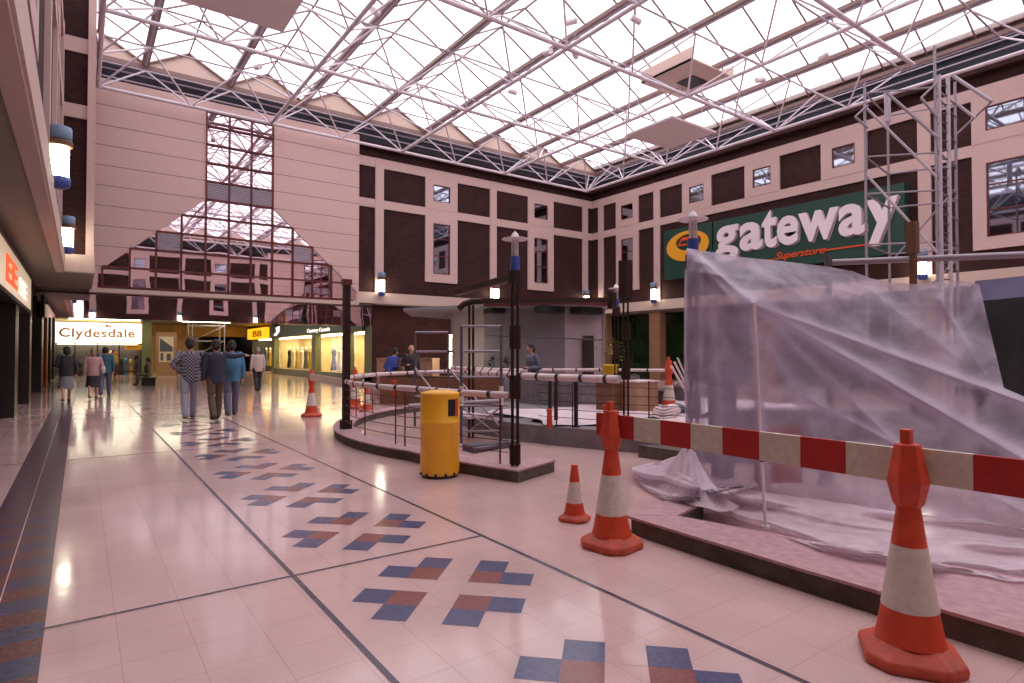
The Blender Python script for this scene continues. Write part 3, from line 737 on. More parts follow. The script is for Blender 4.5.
for (y0, y1, n_, wn) in ((31.7, 35.7, 4, 'near window'), (37.2, 45.0, 8, 'long window'), (46.8, 51.8, 4, 'far amber shop')):
    for q in range(n_):
        y_ = y0+(y1-y0)*(q+.5)/n_; m_ = ['garment_white', 'garment_gold', 'garment_white', 'charcoal', 'garment_white', 'shop_cream', 'garment_gold', 'garment_grey'][gi % 8]; gi += 1
        t = thing('mannequin', g_lab[m_]+' dressed mannequin '+['first', 'second', 'third', 'fourth', 'fifth', 'sixth', 'seventh', 'eighth'][q]+' from the near end of the '+wn, 'mannequin', (12.3, y_, .42), 'dressed mannequins in the lit shop windows')
        MB().lathe([(.26, .05), (.20, .45), (.13, .75), (.17, 1.0), (.20, 1.15), (.16, 1.24), (.05, 1.28)], (12.3, y_, .42), 12, sx=.7, sy=1.1).build('garment', m_, t)
        MB().ball((12.3, y_, 1.82), .095, 10, 8, 1, .85, 1.2).build('head', 'garment_white', t)
        MB().lathe([(.14, 0), (.14, .02), (.02, .03), (.02, .1)], (12.3, y_, .42), 12).build('stand', 'black', t)

# silver mobile scaffold and poster far down the passage
def frame_tower(x0, x1, y0, y1, h, rungs, label, matn, r=.025, group=None, braces=True):
    t = thing('scaffold_tower', label, 'scaffold', ((x0+x1)/2, (y0+y1)/2, 0), group)
    for x in (x0, x1):
        for y in (y0, y1): stick('upright', (x, y, .0), (x, y, h), r, matn, t)
    for z in rungs:
        for y in (y0, y1): stick('rung', (x0, y, z), (x1, y, z), r*.8, matn, t)
        for x in (x0, x1): stick('rung', (x, y0, z), (x, y1, z), r*.6, matn, t)
    if braces:
        zs = [0.2]+list(rungs)
        for a, b_ in zip(zs[:-1], zs[1:]): stick('diagonal_brace', (x0, y0, a), (x1, y0, b_), r*.6, matn, t)
    return t
frame_tower(5.2, 6.9, 38.5, 40, 3.3, (.4, 1.3, 2.2, 3.1), 'silver mobile scaffold standing in the passage behind the three men', 'lilac_steel', .03)
t = thing('poster_stand', 'white poster panel on a brown display by the dark pillar', 'poster stand', (4.6, 46, 0))
MB().box(4.1, 5.3, 46.0, 46.1, 0, 2.9).build('backing', 'wood_pale', t)
MB().box(4.25, 5.1, 45.96, 46.0, .9, 2.6).build('poster', 'garment_white', t)
mb = MB(); mb.idx([(4.3, 45.95, 2.5), (5.05, 45.95, 1.9), (5.05, 45.95, 1.6), (4.3, 45.95, 1.6)], [(0, 1, 2, 3)]); mb.box(4.35, 4.5, 45.94, 45.96, 1.0, 1.5); mb.box(4.7, 4.95, 45.94, 45.96, 1.0, 1.45); mb.build('print', 'grey_blue', t)
cone_far = None

# ------------------------------------------------------------------ ground floor walls of the hall beyond the terrace
gl_ = struct(empty('wall_ground_back', (18, 28, 0)), 'dark brick ground floor of the back wall')
MB().box(11.5, 27.6, 27.42, 27.54, 0, 3.9).build('brick_face', 'brick_low', gl_)
MB().box(11.5, 28.3, YB+.1, 31, BB-.06, BB-.01).build('soffit', 'soffit', gl_)
gr_ = struct(empty('wall_ground_right', (27.4, 10, 0)), 'dark green tinted shopfront of the right wall')
MB().box(27.3, 27.5, -10, 28, 0, 3.9).build('tinted_glass', 'green_tint', gr_)
MB().box(XR-.0, 27.6, -10.2, 27.3, BB-.08, BB-.01).build('soffit', 'soffit', gr_)
mb = MB()
for y_ in range(-9, 28, 2): mb.box(27.22, 27.3, y_, y_+.06, 0, 3.9)
mb.build('glazing_bar', 'dark_frame', gr_)
for y_ in (26.5, 22.35, 15.6, 8.8, 2.0, -4.8):
    MB().box(XR+.05, XR+.55, y_-.38, y_+.38, 0, 3.83).build('column', 'tan_column', gr_)
gw = struct(empty('wall_ground_front', (13, YF, 0)), 'dark shopfronts of the opposite wall')
MB().box(-6, 28, YF-.3, YF-.1, 0, 3.9).build('shopfront', 'shop_dark', gw)
struct(MB().box(-6.2, -6.0, -11, 62, 0, 3.9).build('wall_far_left', 'shop_dark'))

# ------------------------------------------------------------------ supermarket sign
t = thing('shop_sign', 'huge green supermarket sign with white lettering and a yellow oval on the right wall', 'sign', (25.5, 15, 5.4))
MB().box(25.40, 25.78, 9.62, 18.10, 5.34, 8.02).build('lettered_board', 'green_sign', t)
MB().box(25.46, 25.78, 18.22, 21.25, 5.45, 8.06).build('logo_board', 'green_sign', t)
slots = [('g', 17.93, 16.68, 5.92, 7.66), ('a', 16.58, 15.42, 6.30, 7.62), ('t', 15.44, 14.72, 6.28, 7.98), ('e', 14.70, 13.72, 6.28, 7.58), ('w', 13.72, 12.02, 6.28, 7.56), ('a', 12.02, 10.98, 6.26, 7.56), ('y', 10.95, 9.80, 5.72, 7.56)]
for ch, ya, yb, za, zb in slots:
    lt = text_obj('letter', ch, 1, 'sign_white', (25.33, 0, 0), (0, -1, 0), extrude=.05, offset=.03, parent=t, fit=(-ya, -yb, za, zb))
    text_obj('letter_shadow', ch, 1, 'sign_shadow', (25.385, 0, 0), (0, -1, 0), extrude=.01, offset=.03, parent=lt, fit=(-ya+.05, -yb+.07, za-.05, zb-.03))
text_obj('underline_script', 'Superstore', 1, 'sign_orange', (25.37, 0, 0), (0, -1, 0), extrude=.015, offset=.012, shear=.45, parent=t, fit=(-14.85, -12.6, 5.62, 6.02))
mb = MB(); mb.box(25.36, 25.40, 14.9, 17.3, 5.70, 5.76); mb.box(25.36, 25.40, 10.95, 12.6, 5.80, 5.86); mb.build('swash', 'sign_orange', t)
def ell(cx, cz, a, b_, n=40): return [(cx+a*cos(2*pi*i/n), cz+b_*sin(2*pi*i/n)) for i in range(n)]
oa = ell(19.70, 7.06, 1.32, .78); ia = ell(19.62, 7.24, .80, .42)
mb = MB(); n = len(oa)
vs = [(25.40, y, z) for y, z in oa]+[(25.40, y, z) for y, z in ia]+[(25.46, y, z) for y, z in oa]+[(25.46, y, z) for y, z in ia]
mb.idx(vs, [f for i in range(n) for f in ((i, (i+1) % n, n+(i+1) % n, n+i), (i, 2*n+i, 2*n+(i+1) % n, (i+1) % n), (n+i, n+(i+1) % n, 3*n+(i+1) % n, 3*n+i))])
mb.build('oval', 'sign_yellow', t)
mb = MB(); mb.box(25.41, 25.46, 19.0, 20.25, 7.10, 7.18); mb.box(25.41, 25.46, 19.0, 20.05, 7.36, 7.52); mb.bar((25.43, 20.25, 7.15), (25.43, 20.0, 7.5), .05, .06); mb.build('emblem', 'sign_orange', t)

# ------------------------------------------------------------------ circular terrace
TC = Vector((8.95, 9.1))
def arc(R, a0, a1, n):
    return [(TC.x+R*cos(radians(a0+(a1-a0)*i/(n-1))), TC.y+R*sin(radians(a0+(a1-a0)*i/(n-1)))) for i in range(n)]
def strip_prism(mb, outer, inner, z0, z1, top_mi=None):
    n = len(outer)
    vs = [(x, y, z0) for x, y in outer]+[(x, y, z0) for x, y in inner]+[(x, y, z1) for x, y in outer]+[(x, y, z1) for x, y in inner]
    mb.mi = 0
    mb.idx(vs, [(i, i+1, 2*n+i+1, 2*n+i) for i in range(n-1)]+[(n+i, 3*n+i, 3*n+i+1, n+i+1) for i in range(n-1)]+[(0, 2*n, 3*n, n), (n-1, 2*n-1, 4*n-1, 3*n-1)])
    if top_mi is not None: mb.mi = top_mi
    mb.idx(vs, [(2*n+i, 2*n+i+1, 3*n+i+1, 3*n+i) for i in range(n-1)])
    mb.mi = 0
# outer kerb: runs round the far side, down the near-left flank and ends in a squared return
oa_ = arc(5.44, 20, 196, 44); ia_ = arc(5.12, 20, 196, 44)
oa_ += [(3.80, 6.75), (3.97, 6.05), (4.12, 5.58)]; ia_ += [(4.10, 6.85), (4.25, 6.22), (4.33, 5.95)]
mb = MB(); strip_prism(mb, oa_, ia_, 0, .13); k1 = mb
mb.prism([(4.12, 5.58), (4.88, 5.84), (4.80, 6.10), (4.33, 5.95)], 0, .13)
oc = arc(5.46, 20, 196, 44)+[(3.78, 6.74), (3.95, 6.04), (4.10, 5.555), (4.90, 5.83)]; ic = arc(5.09, 20, 196, 44)+[(4.13, 6.86), (4.27, 6.23), (4.35, 5.96), (4.81, 6.12)]
kt = thing('raised_kerb', 'low curved concrete kerb with pink tiled top behind the yellow bin', 'kerb', (4.1, 6, 0), 'raised kerbs of the terrace')
k1.build('concrete_side', 'concrete', kt)
mb = MB(); strip_prism(mb, oc, ic, .13, .15); mb.build('tiled_top', 'kerb_top', kt)
# right foreground kerb
pf = [(3.67, -2.0), (3.73, .9), (3.70, 2.0), (3.71, 2.9), (3.72, 3.46)]; pb = [(4.75, -2.0), (4.70, .9), (4.35, 2.0), (4.12, 2.9), (4.04, 3.25)]
kt2 = thing('raised_kerb', 'low concrete kerb with pink tiled top running under the plastic sheeting', 'kerb', (3.8, 2, 0), 'raised kerbs of the terrace')
mb = MB(); strip_prism(mb, pf, pb, 0, .13); mb.prism([(3.72, 3.46), (4.04, 3.25), (4.60, 3.40), (4.56, 3.66)], 0, .13); mb.build('concrete_side', 'concrete', kt2)
mb = MB(); strip_prism(mb, [(x-.02, y) for x, y in pf[:-1]]+[(3.70, 3.48)], pb, .13, .15); mb.prism([(3.70, 3.485), (4.04, 3.25), (4.62, 3.40), (4.58, 3.685)], .13, .151); mb.build('tiled_top', 'kerb_top', kt2)
# raised inner platform
pl = arc(3.0, 200, 20, 40)
plat = [(5.97, 9.6), (6.0, 8.87), (6.08, 8.13), (6.30, 7.39), (6.48, 6.89), (7.05, 5.59), (7.4, 4.6), (7.9, 3.6), (12.5, 3.0), (13.0, 8.0), (12.3, 11.0), (10.6, 12.2), (8.4, 12.1), (6.7, 11.1)]
pt_ = thing('terrace_platform', 'raised concrete terrace platform inside the curved kerb, strewn with pale dust sheets', 'platform', (9, 8, 0))
MB().prism(plat[::-1], 0, .30).build('platform_body', 'block_grey', pt_)
# step in front of it
MB().prism([(6.62, 5.15), (7.2, 5.1), (6.95, 5.8), (6.55, 5.95)][::-1], 0, .17).build('step', 'concrete', pt_)
# dust sheets lying on the platform
def cloth_patch(cx, cy, sx, sy, z, amp, seed, name, matn, label, cat, rot=0, n=26, group=None):
    rnd = random.Random(seed); ph = [(rnd.uniform(1, 4), rnd.uniform(1, 4), rnd.uniform(0, 6), rnd.uniform(.3, 1)) for _ in range(9)]
    vs = []
    for j in range(n):
        for i in range(n):
            u = i/(n-1)*2-1; v = j/(n-1)*2-1
            e1 = 1+.10*sin(5*v+seed)+.06*sin(11*v+seed); e2 = 1+.10*sin(4*u+seed*2)+.05*sin(9*u)
            x = u*sx*e1; y = v*sy*e2; h = sum(a*sin(f*u*2.2+g*v*2.2+p) for f, g, p, a in ph)/5
            X = cx+x*cos(rot)-y*sin(rot); Y = cy+x*sin(rot)+y*cos(rot)
            vs.append((X, Y, z+.012+amp*max(0, .5+h)))
    mb = MB(); mb.idx(vs, [(j*n+i, j*n+i+1, (j+1)*n+i+1, (j+1)*n+i) for j in range(n-1) for i in range(n-1)], True)
    return single(mb, name, matn, label, cat, (cx, cy, z), group)
cloth_patch(8.3, 5.6, 1.0, 1.3, .3, .05, 3, 'dust_sheet', 'dust_sheet', 'pale dust sheet spread on the platform beside the plastic tent', 'dust sheet', .25, group='dust sheets on the terrace')
cloth_patch(7.9, 8.6, 1.4, 1.35, .3, .06, 5, 'dust_sheet', 'dust_sheet', 'pale dust sheet spread on the platform in front of the grey blocks', 'dust sheet', -.1, group='dust sheets on the terrace')
cloth_patch(10.6, 7.0, 1.2, 1.4, .31, .22, 8, 'dust_sheet', 'dust_sheet', 'heaped pale dust sheet by the builders clutter', 'dust sheet', .1, group='dust sheets on the terrace')

# lamp posts
def lamp_post(x, y, z0, ztop, label, lamp=True, box=False):
    t = thing('lamp_post', label, 'lamp post', (x, y, z0), 'slender four-tube lamp posts of the terrace')
    a = .045
    for dx, dy in ((-a, 0), (a, 0), (0, -a), (0, a)): stick('tube', (x+dx, y+dy, z0), (x+dx, y+dy, ztop-.45), .014, 'dark_brown', t)
    for z in (z0+.02, z0+.80, z0+1.40): MB().box(x-.048, x+.048, y-.048, y+.048, z, z+(.24 if z == z0+.02 else .28)).build('spacer_block', 'dark_brown', t)
    if lamp:
        MB().box(x-.058, x+.058, y-.058, y+.058, ztop-.62, ztop-.46).build('head_block', 'dark_brown', t)
        MB().lathe([(.058, ztop-.46), (.058, ztop-.29)], (x, y, 0), 16).build('blue_collar', 'lamp_blue', t)
        mb = MB().lathe([(.045, ztop-.29), (.045, ztop-.08)], (x, y, 0), 16); mb.build('glass_cylinder', 'clear_glass', t)
        mb = MB(); 
        for i in range(4): mb.tube((x+.047*cos(i*pi/2), y+.047*sin(i*pi/2), ztop-.29), (x+.047*cos(i*pi/2), y+.047*sin(i*pi/2), ztop-.08), .006, 6)
        mb.build('cage', 'white_paint', t)
        MB().tube((x, y, ztop-.29), (x, y, ztop-.1), .018, 8).build('bulb', 'white_paint', t)
        MB().lathe([(.158, ztop-.082), (.16, ztop-.074), (.06, ztop-.066), (.052, ztop-.05), (.035, ztop-.01), (.012, ztop+.01), (.010, ztop+.02)], (x, y, 0), 28).build('disc_shade', 'white_paint', t)
    if box:
        MB().box(x-.075, x+.075, y-.075, y+.075, ztop-.62, ztop-.05).build('wrapped_head', 'dark_brown', t)
    return t
lamp_post(4.235, 5.80, .15, 2.95, 'dark four-tube lamp post with white disc lamp on the kerb end behind the bin')
P2 = at_d(626, 400, 9.0); lamp_post(P2.x, P2.y, .30, 2.95, 'dark four-tube post with boxed head rising from the platform, no lamp disc', False, True)
P3 = at_d(616.5, 400, 12.2); lamp_post(P3.x, P3.y, .0, 2.90, 'smaller looking distant lamp post with white disc left of the boxed post')
P4 = at_d(694, 400, 6.42); lamp_post(P4.x, P4.y, .0, 3.02, 'lamp post with white disc poking out above the plastic sheeting')
# dark square post on the left flank
t = thing('post', 'tall dark brown square post on the left end of the curved kerb', 'post', (3.86, 10.42, .15))
MB().box(3.81, 3.92, 10.36, 10.47, .15, 2.80).build('shaft', 'dark_brown', t)
MB().box(3.78, 3.95, 10.33, 10.50, .15, .30).build('base_shoe', 'dark_brown', t)
MB().box(3.79, 3.94, 10.34, 10.49, 2.72, 2.82).build('cap', 'red_brown', t)
# overhead dark beams between posts
q1 = at_d(457, 292, 9.0)
t = thing('pergola_beam', 'dark brown overhead beam sloping away left from the nearest lamp post', 'beam', (4.25, 5.8, 2.4), 'dark overhead beams of the terrace')
MB().bar((4.25, 5.85, 2.43), q1, .05, .075).build('plank', 'dark_brown', t)
MB().bar((4.25, 5.85, 2.385), q1+Vector((0, 0, -.045)), .08, .015).build('flange', 'red_brown', t)
qa, qb = at_d(612, 300, 12.0), at_d(480, 301, 10.6)
t = thing('pergola_beam', 'long dark brown overhead beam from the near post to the distant lamp post', 'beam', (qb.x, qb.y, qb.z), 'dark overhead beams of the terrace')
MB().bar(qb, qa, .07, .10).build('plank', 'dark_brown', t)
mb = MB(); pts = [at_d(482, 301, 10.6), at_d(472, 301.5, 10.6), at_d(464, 304, 10.6), at_d(458.5, 309, 10.6)]
mb.path(pts, .055, 8); mb.build('curved_end', 'dark_brown', t)
MB().bar(qa+Vector((0, 0, .15)), qa+Vector((0, 0, -.18)), .13, .13).build('end_block', 'dark_brown', t)
for xx in (469.3, 473.2):
    q = at_d(xx, 305, 10.6); t2 = stick('support_tube', (q.x, q.y, 0.0), (q.x, q.y, q.z), .022, 'dark_brown', t)

# wrapped handrails with tape bands and wire balustrades
def handrail(pts, z, r, label, every=.62, group='padded handrails wrapped in polythene', start=.3):
    t = thing('handrail', label, 'handrail', (pts[0][0], pts[0][1], z), group)
    P = [Vector((x, y, z)) for x, y in pts]
    rnd = random.Random(len(pts)); pad = MB().path(P, [r*rnd.uniform(.9, 1.1) for _ in P], 12).build('padding', 'wrap', t)
    L = [0]
    for a, b_ in zip(P[:-1], P[1:]): L.append(L[-1]+(b_-a).length)
    d = start
    while d < L[-1]-.05:
        for i in range(len(P)-1):
            if L[i] <= d <= L[i+1]:
                p = P[i].lerp(P[i+1], (d-L[i])/(L[i+1]-L[i])); dr = (P[i+1]-P[i]).normalized()
                MB().tube(p-dr*.025, p+dr*.025, r*1.16, 12).build('tape_band', 'black', pad)
                break
        d += every
    return t
near = [(3.86, 10.42)]+arc(5.25, 174, 196, 9)+[(3.96, 6.8), (4.10, 6.25), (4.21, 5.9)]
near = [(x, y) for x, y in near if y < 10.6]
hr = handrail(near, .99, .042, 'polythene wrapped handrail along the near kerb between the square post and the lamp post', .50)
MB().path([Vector((3.84, 10.0, .98)), Vector((3.80, 9.7, .93)), Vector((3.83, 9.55, .99)), Vector((3.78, 9.4, 1.06))], [.03, .02, .035, .01], 8).build('loose_wrapping', 'white_paint', hr)
far = arc(5.25, 164, 24, 40)
handrail([(3.86, 10.52)]+far, 1.0, .045, 'polythene wrapped handrail sweeping round the far side of the terrace', .70)
midr = [(6.05, 9.6), (6.08, 8.87), (6.16, 8.13), (6.38, 7.39), (6.56, 6.95)]
rail_b = [at_d(478, 371, 12.4), at_d(500, 371.5, 11.3), at_d(522, 373, 10.5), at_d(550, 375, 9.9), at_d(585, 376.5, 9.5), at_d(619, 378, 9.1)]
handrail([(p.x, p.y) for p in rail_b], 1.10, .062, 'thick polythene wrapped handrail in front of the kiosk, ending at the boxed post', .45)
rail_c = [at_d(452, 372, 15.5), at_d(480, 370, 14.0), at_d(518, 369, 12.6)]
handrail([(p.x, p.y) for p in rail_c], 1.12, .05, 'short wrapped handrail just behind the scaffold frames', .4)
def balustrade(pts, z0, zs, posts, label, ztop=.97):
    t = thing('balustrade', label, 'balustrade', (pts[0][0], pts[0][1], z0), 'thin wire balustrades of the terrace')
    for z in zs:
        MB().path([Vector((x, y, z)) for x, y in pts], .006, 6).build('wire', 'red_brown', t)
    for x, y in posts: stick('upright', (x, y, z0), (x, y, ztop), .011, 'red_brown', t)
    return t
wp = [(3.9, 10.3)]+arc(5.27, 172, 196, 9)+[(3.94, 6.8), (4.08, 6.25), (4.21, 5.9)]; wp = [p for p in wp if p[1] < 10.4]
balustrade(wp, .15, (.30, .44, .58, .72, .86), [(3.79, 9.35), (3.80, 8.2), (3.84, 7.97), (4.17, 6.02)], 'thin dark wire balustrade on the near kerb')
wf = arc(5.27, 172, 164, 3)+far[:14]
balustrade(wf, .15, (.30, .44, .58, .72, .86), [far[0], far[3], far[6], far[9]], 'thin dark wire balustrade on the far left kerb behind the orange markers')
wr = [(p.x, p.y) for p in rail_b]
balustrade([(6.25, 7.9), (6.4, 7.4), (6.60, 6.9), (6.95, 6.1), (7.25, 5.4)], .30, (.45, .58, .71, .84, .97), [(6.33, 7.52), (6.44, 7.25), (6.95, 6.1)], 'thin dark wire balustrade on the platform edge', 1.08)
# stout black rail supports
t_ = None
for i, (px, py, d) in enumerate(((550, 405, 10.6), (556, 407, 10.2), (576, 409, 9.7))):
    p = at_d(px, py, d)
    single(MB().tube((p.x, p.y, .3), (p.x, p.y, 1.05), .035, 12).tube((p.x, p.y, .3), (p.x, p.y, .315), .07, 12), 'rail_support', 'black', ['left of the two close black rail supports under the thick handrail', 'right of the two close black rail supports under the thick handrail', 'single stout black rail support under the thick handrail'][i], 'rail support', (p.x, p.y, .3), 'black supports under the thick handrail')

# mobile scaffold frames standing inside the kerb
t = thing('scaffold_tower', 'low mobile scaffold of steel end frames standing inside the curved kerb behind the bin', 'scaffold', (5.5, 9.8, 0))
A = [Vector((5.59, 11.14, 0)), Vector((6.14, 10.74, 0))]; B_ = [Vector((5.17, 8.60, 0)), Vector((5.71, 8.21, 0))]
for fr, hh in ((A, 1.93), (B_, 1.95)):
    for q in fr: stick('upright', q, q+Vector((0, 0, hh)), .026, 'scaff_dark', t)
    for z in (hh, 1.53, 1.10, .62, .2): stick('rung', fr[0]+Vector((0, 0, z)), fr[1]+Vector((0, 0, z)), .022 if z > 1.4 else .018, 'scaff', t)
for i in (0, 1):
    stick('diagonal_brace', A[i]+Vector((0, 0, 1.2)), B_[i]+Vector((0, 0, .25)), .018, 'scaff', t)
    stick('side_rail', A[i]+Vector((0, 0, .62)), B_[i]+Vector((0, 0, .62)), .018, 'scaff', t)
stick('diagonal_brace', B_[0]+Vector((0, 0, .1)), B_[1]+Vector((0, 0, .6)), .015, 'scaff', t)
stick('diagonal_brace', B_[1]+Vector((0, 0, .1)), B_[0]+Vector((0, 0, .6)), .015, 'scaff', t)
MB().box(5.25, 5.75, 8.5, 9.9, .40, .44).build('deck_board', 'wrap', t)
for i in range(2):
    q = B_[i]; MB().tube(q+Vector((.0, .0, .62)), q+Vector((0, 0, .95)), .04, 10).build('white_sleeve', 'plank_white', t)
single(MB().box(4.8, 5.7, 7.7, 7.95, .0, .10).tube((4.75, 7.6, .05), (5.8, 7.85, .05), .04, 8), 'timber_offcut', 'scaff_dark', 'dark timber and tube offcut lying on the floor below the scaffold frames', 'offcut', (5.2, 7.8, 0))
single(MB().tube((4.4, 9.0, .62), (6.0, 8.6, .66), .045, 10), 'scaffold_pole', 'scaff', 'loose horizontal pole resting across the low scaffold', 'pole', (5.2, 8.8, .62))

# grey blocks, timber boxes, brown counter on the terrace
def curved_wall(pts, z0, z1, th, name, matn, label, cat, cap=None):
    t = thing(name, label, cat, (pts[0][0], pts[0][1], z0))
    inner = []
    for i, (x, y) in enumerate(pts):
        a = pts[max(0, i-1)]; b_ = pts[min(len(pts)-1, i+1)]; d = Vector((b_[0]-a[0], b_[1]-a[1])).normalized(); inner.append((x-d.y*th, y+d.x*th))
    mb = MB(); strip_prism(mb, pts, inner, z0, z1); mb.build('body', matn, t)
    if cap: mb = MB(); strip_prism(mb, [(x, y) for x, y in pts], inner, z1, z1+.03); mb.build('coping', cap, t)
    return t
gp = [at_d(x, 380, d) for x, d in ((516, 14.6), (540, 13.8), (570, 13.4), (600, 13.3), (640, 13.5))]
curved_wall([(p.x, p.y) for p in gp], .3, .98, .25, 'block_wall', 'block_grey', 'low curved grey block wall behind the black rail supports', 'low wall', 'concrete')
bp_ = [at_d(x, 380, d) for x, d in ((380, 17.6), (410, 17.3), (450, 16.9), (500, 16.4))]
curved_wall([(p.x, p.y) for p in bp_], 0, .80, .3, 'curved_counter', 'wood', 'dark brown curved timber counter behind the low scaffold', 'counter', 'dark_brown')
for i, (px, d, m_, l_) in enumerate(((615, 12.3, 'wood', 'left of the two brown timber boxes beside the boxed post'), (639, 12.1, 'wood_pale', 'right of the two brown timber boxes beside the boxed post'))):
    p = at_d(px, 395, d); t = thing('timber_box', l_, 'timber box', (p.x, p.y, .3), 'brown timber boxes on the platform')
    MB().box(p.x-.30, p.x+.30, p.y-.25, p.y+.25, .3, .92).build('carcass', m_, t, .01)
    MB().box(p.x-.33, p.x+.33, p.y-.28, p.y+.28, .92, .95).build('lid', 'wrap', t)
# builders clutter near the sheeting
def bucket(p, r, h, matn, label, full=None):
    t = thing('bucket', label, 'bucket', p)
    MB().lathe([(r*.75, 0), (r, h), (r*1.06, h), (r*1.06, h-.03), (r*.98, h-.03)], p, 20).build('pail', matn, t)
    mb = MB(); mb.path([Vector(p)+Vector((r*cos(a), 0, h-.02+r*.7*sin(a))) for a in [pi*i/10 for i in range(11)]], .008, 6); mb.build('handle', 'lilac_steel', t)
    return t
p = at_d(657, 392, 12.6); bucket((p.x, p.y, .3), .17, .42, 'black', 'black bucket left of the orange cone in the clutter by the sheeting')
p = at_d(680, 388, 12.8); bucket((p.x, p.y, .3), .18, .50, 'scaff_dark', 'dark bucket right of the orange cone in the clutter by the sheeting')
p = at_d(664, 400, 11.0)
mb = MB()
for k in range(4): mb.path([Vector((p.x+(.22-.02*k)*cos(a), p.y+(.22-.02*k)*sin(a), .34+.05*k+.02*sin(3*a))) for a in [2*pi*i/20 for i in range(21)]], .022, 7)
single(mb, 'hose_coil', 'wrap', 'pale coiled hose lying on the platform in front of the buckets', 'hose', (p.x, p.y, .3))
for i in range(4):
    p = at_d(672+5*i, 398+(i % 2)*3, 11.3+.2*i); rnd = random.Random(i)
    single(MB().ball((p.x, p.y, .42), .16, 10, 7, 1.2, .9, .75), 'rubble_sack', ['wrap', 'garment_grey', 'wrap', 'wood_pale'][i], ['pale rubble sack nearest the coiled hose', 'dark rubble sack behind the pale one', 'pale rubble sack close to the sheeting', 'brown rubble sack against the plastic sheeting'][i], 'sack', (p.x, p.y, .3))
for i in range(3):
    p = at_d(683+3*i, 372, 11.5+.1*i); a = at_d(695, 385, 11.6)
    single(MB().bar((p.x-.22, p.y+.1, 1.25+.08*i), (a.x, a.y, .42+.1*i), .05, .03), 'timber_batten', 'wrap', ['lowest', 'middle', 'highest'][i]+' of three pale battens sticking out beside the sheeting', 'batten', (p.x, p.y, 1.2), 'pale battens beside the sheeting')

# kiosk
t = thing('kiosk', 'pale faceted kiosk with flat grey roof and red brown fascia behind the terrace', 'kiosk', (12.5, 18, 0))
KX = [(452, 20.6), (484, 19.6), (565, 18.6), (605, 19.2)]
kp = [at_d(x, 390, d) for x, d in KX]; kp = [(p.x, p.y) for p in kp]
back = [(kp[3][0]+1.6, kp[3][1]+2.2), (kp[0][0]+2.0, kp[0][1]+3.4)]
for i in range(3):
    a, b_ = kp[i], kp[i+1]; mb = MB(); d = Vector((b_[0]-a[0], b_[1]-a[1])).normalized(); nx, ny = -d.y*.12, d.x*.12
    mb.prism([a, b_, (b_[0]+nx, b_[1]+ny), (a[0]+nx, a[1]+ny)], 0, 2.95); mb.build('wall_panel', ['kiosk_wall_lit', 'kiosk_wall', 'kiosk_wall_lit'][i], t)
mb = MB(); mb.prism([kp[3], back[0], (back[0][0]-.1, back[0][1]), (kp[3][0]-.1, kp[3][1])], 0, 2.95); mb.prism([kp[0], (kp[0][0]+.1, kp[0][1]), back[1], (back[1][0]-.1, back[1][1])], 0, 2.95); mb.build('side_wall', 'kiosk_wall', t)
dd = [at_d(583, 390, 18.75), at_d(593.5, 390, 18.93)]
mb = MB(); d = (dd[1]-dd[0]).normalized(); n_ = Vector((d.y, -d.x, 0))*.03
mb.prism([(dd[0].x, dd[0].y), (dd[1].x, dd[1].y), (dd[1].x+n_.x, dd[1].y+n_.y), (dd[0].x+n_.x, dd[0].y+n_.y)][::-1], 0, 2.05)
dr_ = mb.build('door', 'dark_frame', t)
kr = [at_d(x, 300, d) for x, d in ((404, 20.5), (452, 19.4), (484, 18.7), (565, 17.9), (612, 18.6))]; krp = [(p.x, p.y) for p in kr]
rp = krp+[(back[0][0]+.6, back[0][1]+.4), (back[1][0], back[1][1]+.5), (krp[0][0]+1.5, krp[0][1]+2.5)]
MB().prism(rp, 2.93, 3.02).build('roof_slab', 'kiosk_roof', t)
mb = MB()
for i in range(2, 4):
    a, b_ = krp[i], krp[i+1]; mb.bar((a[0], a[1], 3.04), (b_[0], b_[1], 3.04), .08, .15)
mb.build('fascia', 'red_brown', t)
mb = MB()
for i in range(0, 2):
    a, b_ = krp[i], krp[i+1]; mb.bar((a[0], a[1], 2.99), (b_[0], b_[1], 2.99), .08, .10)
mb.build('roof_edge', 'kiosk_roof', t)
for i, (px, py, w_, h_, d) in enumerate(((497, 315, .5, .16, 19.0), (553, 314, .8, .2, 18.2), (590, 316, .9, .22, 18.6))):
    p = at_d(px, py, d); MB().box(p.x-w_/2, p.x+w_/2, p.y-.1, p.y+.4, 2.93-h_, 2.93).build('roof_bracket', 'black', t)
stick('wall_rail', at_d(484, 335, 18.6), at_d(604, 340, 18.3), .02, 'scaff_dark', t)
for i, py in enumerate((343, 361)):
    p = at_d(449.5, py, 19.0)
    single(MB().tube((p.x, p.y, p.z-.22), (p.x, p.y, p.z+.22), .07, 12).tube((p.x, p.y, p.z+.22), (p.x, p.y, p.z+.26), .08, 12), 'strip_lamp', 'tube_light', ['upper', 'lower'][i]+' of two glowing lamps fixed to the left edge of the kiosk', 'lamp', (p.x, p.y, p.z), 'glowing lamps on the kiosk edge')
for px, l_ in ((396, 'long beige crate before the dark brick wall, left of the bald man'), (426, 'beige crate before the dark brick wall, right of the bald man')):
    a = at_d(px-15, 365, 19.5); b_ = at_d(px+10, 365, 19.2)
    t = thing('crate', l_, 'crate', ((a.x+b_.x)/2, (a.y+b_.y)/2, 0), 'beige crates behind the terrace')
    MB().bar(Vector((a.x, a.y, .65)), Vector((b_.x, b_.y, .65)), .5, 1.3).build('body', 'wood_pale', t)
    MB().bar(Vector((a.x, a.y, 1.32)), Vector((b_.x, b_.y, 1.32)), .56, .04).build('rim', 'wood_pale', t)
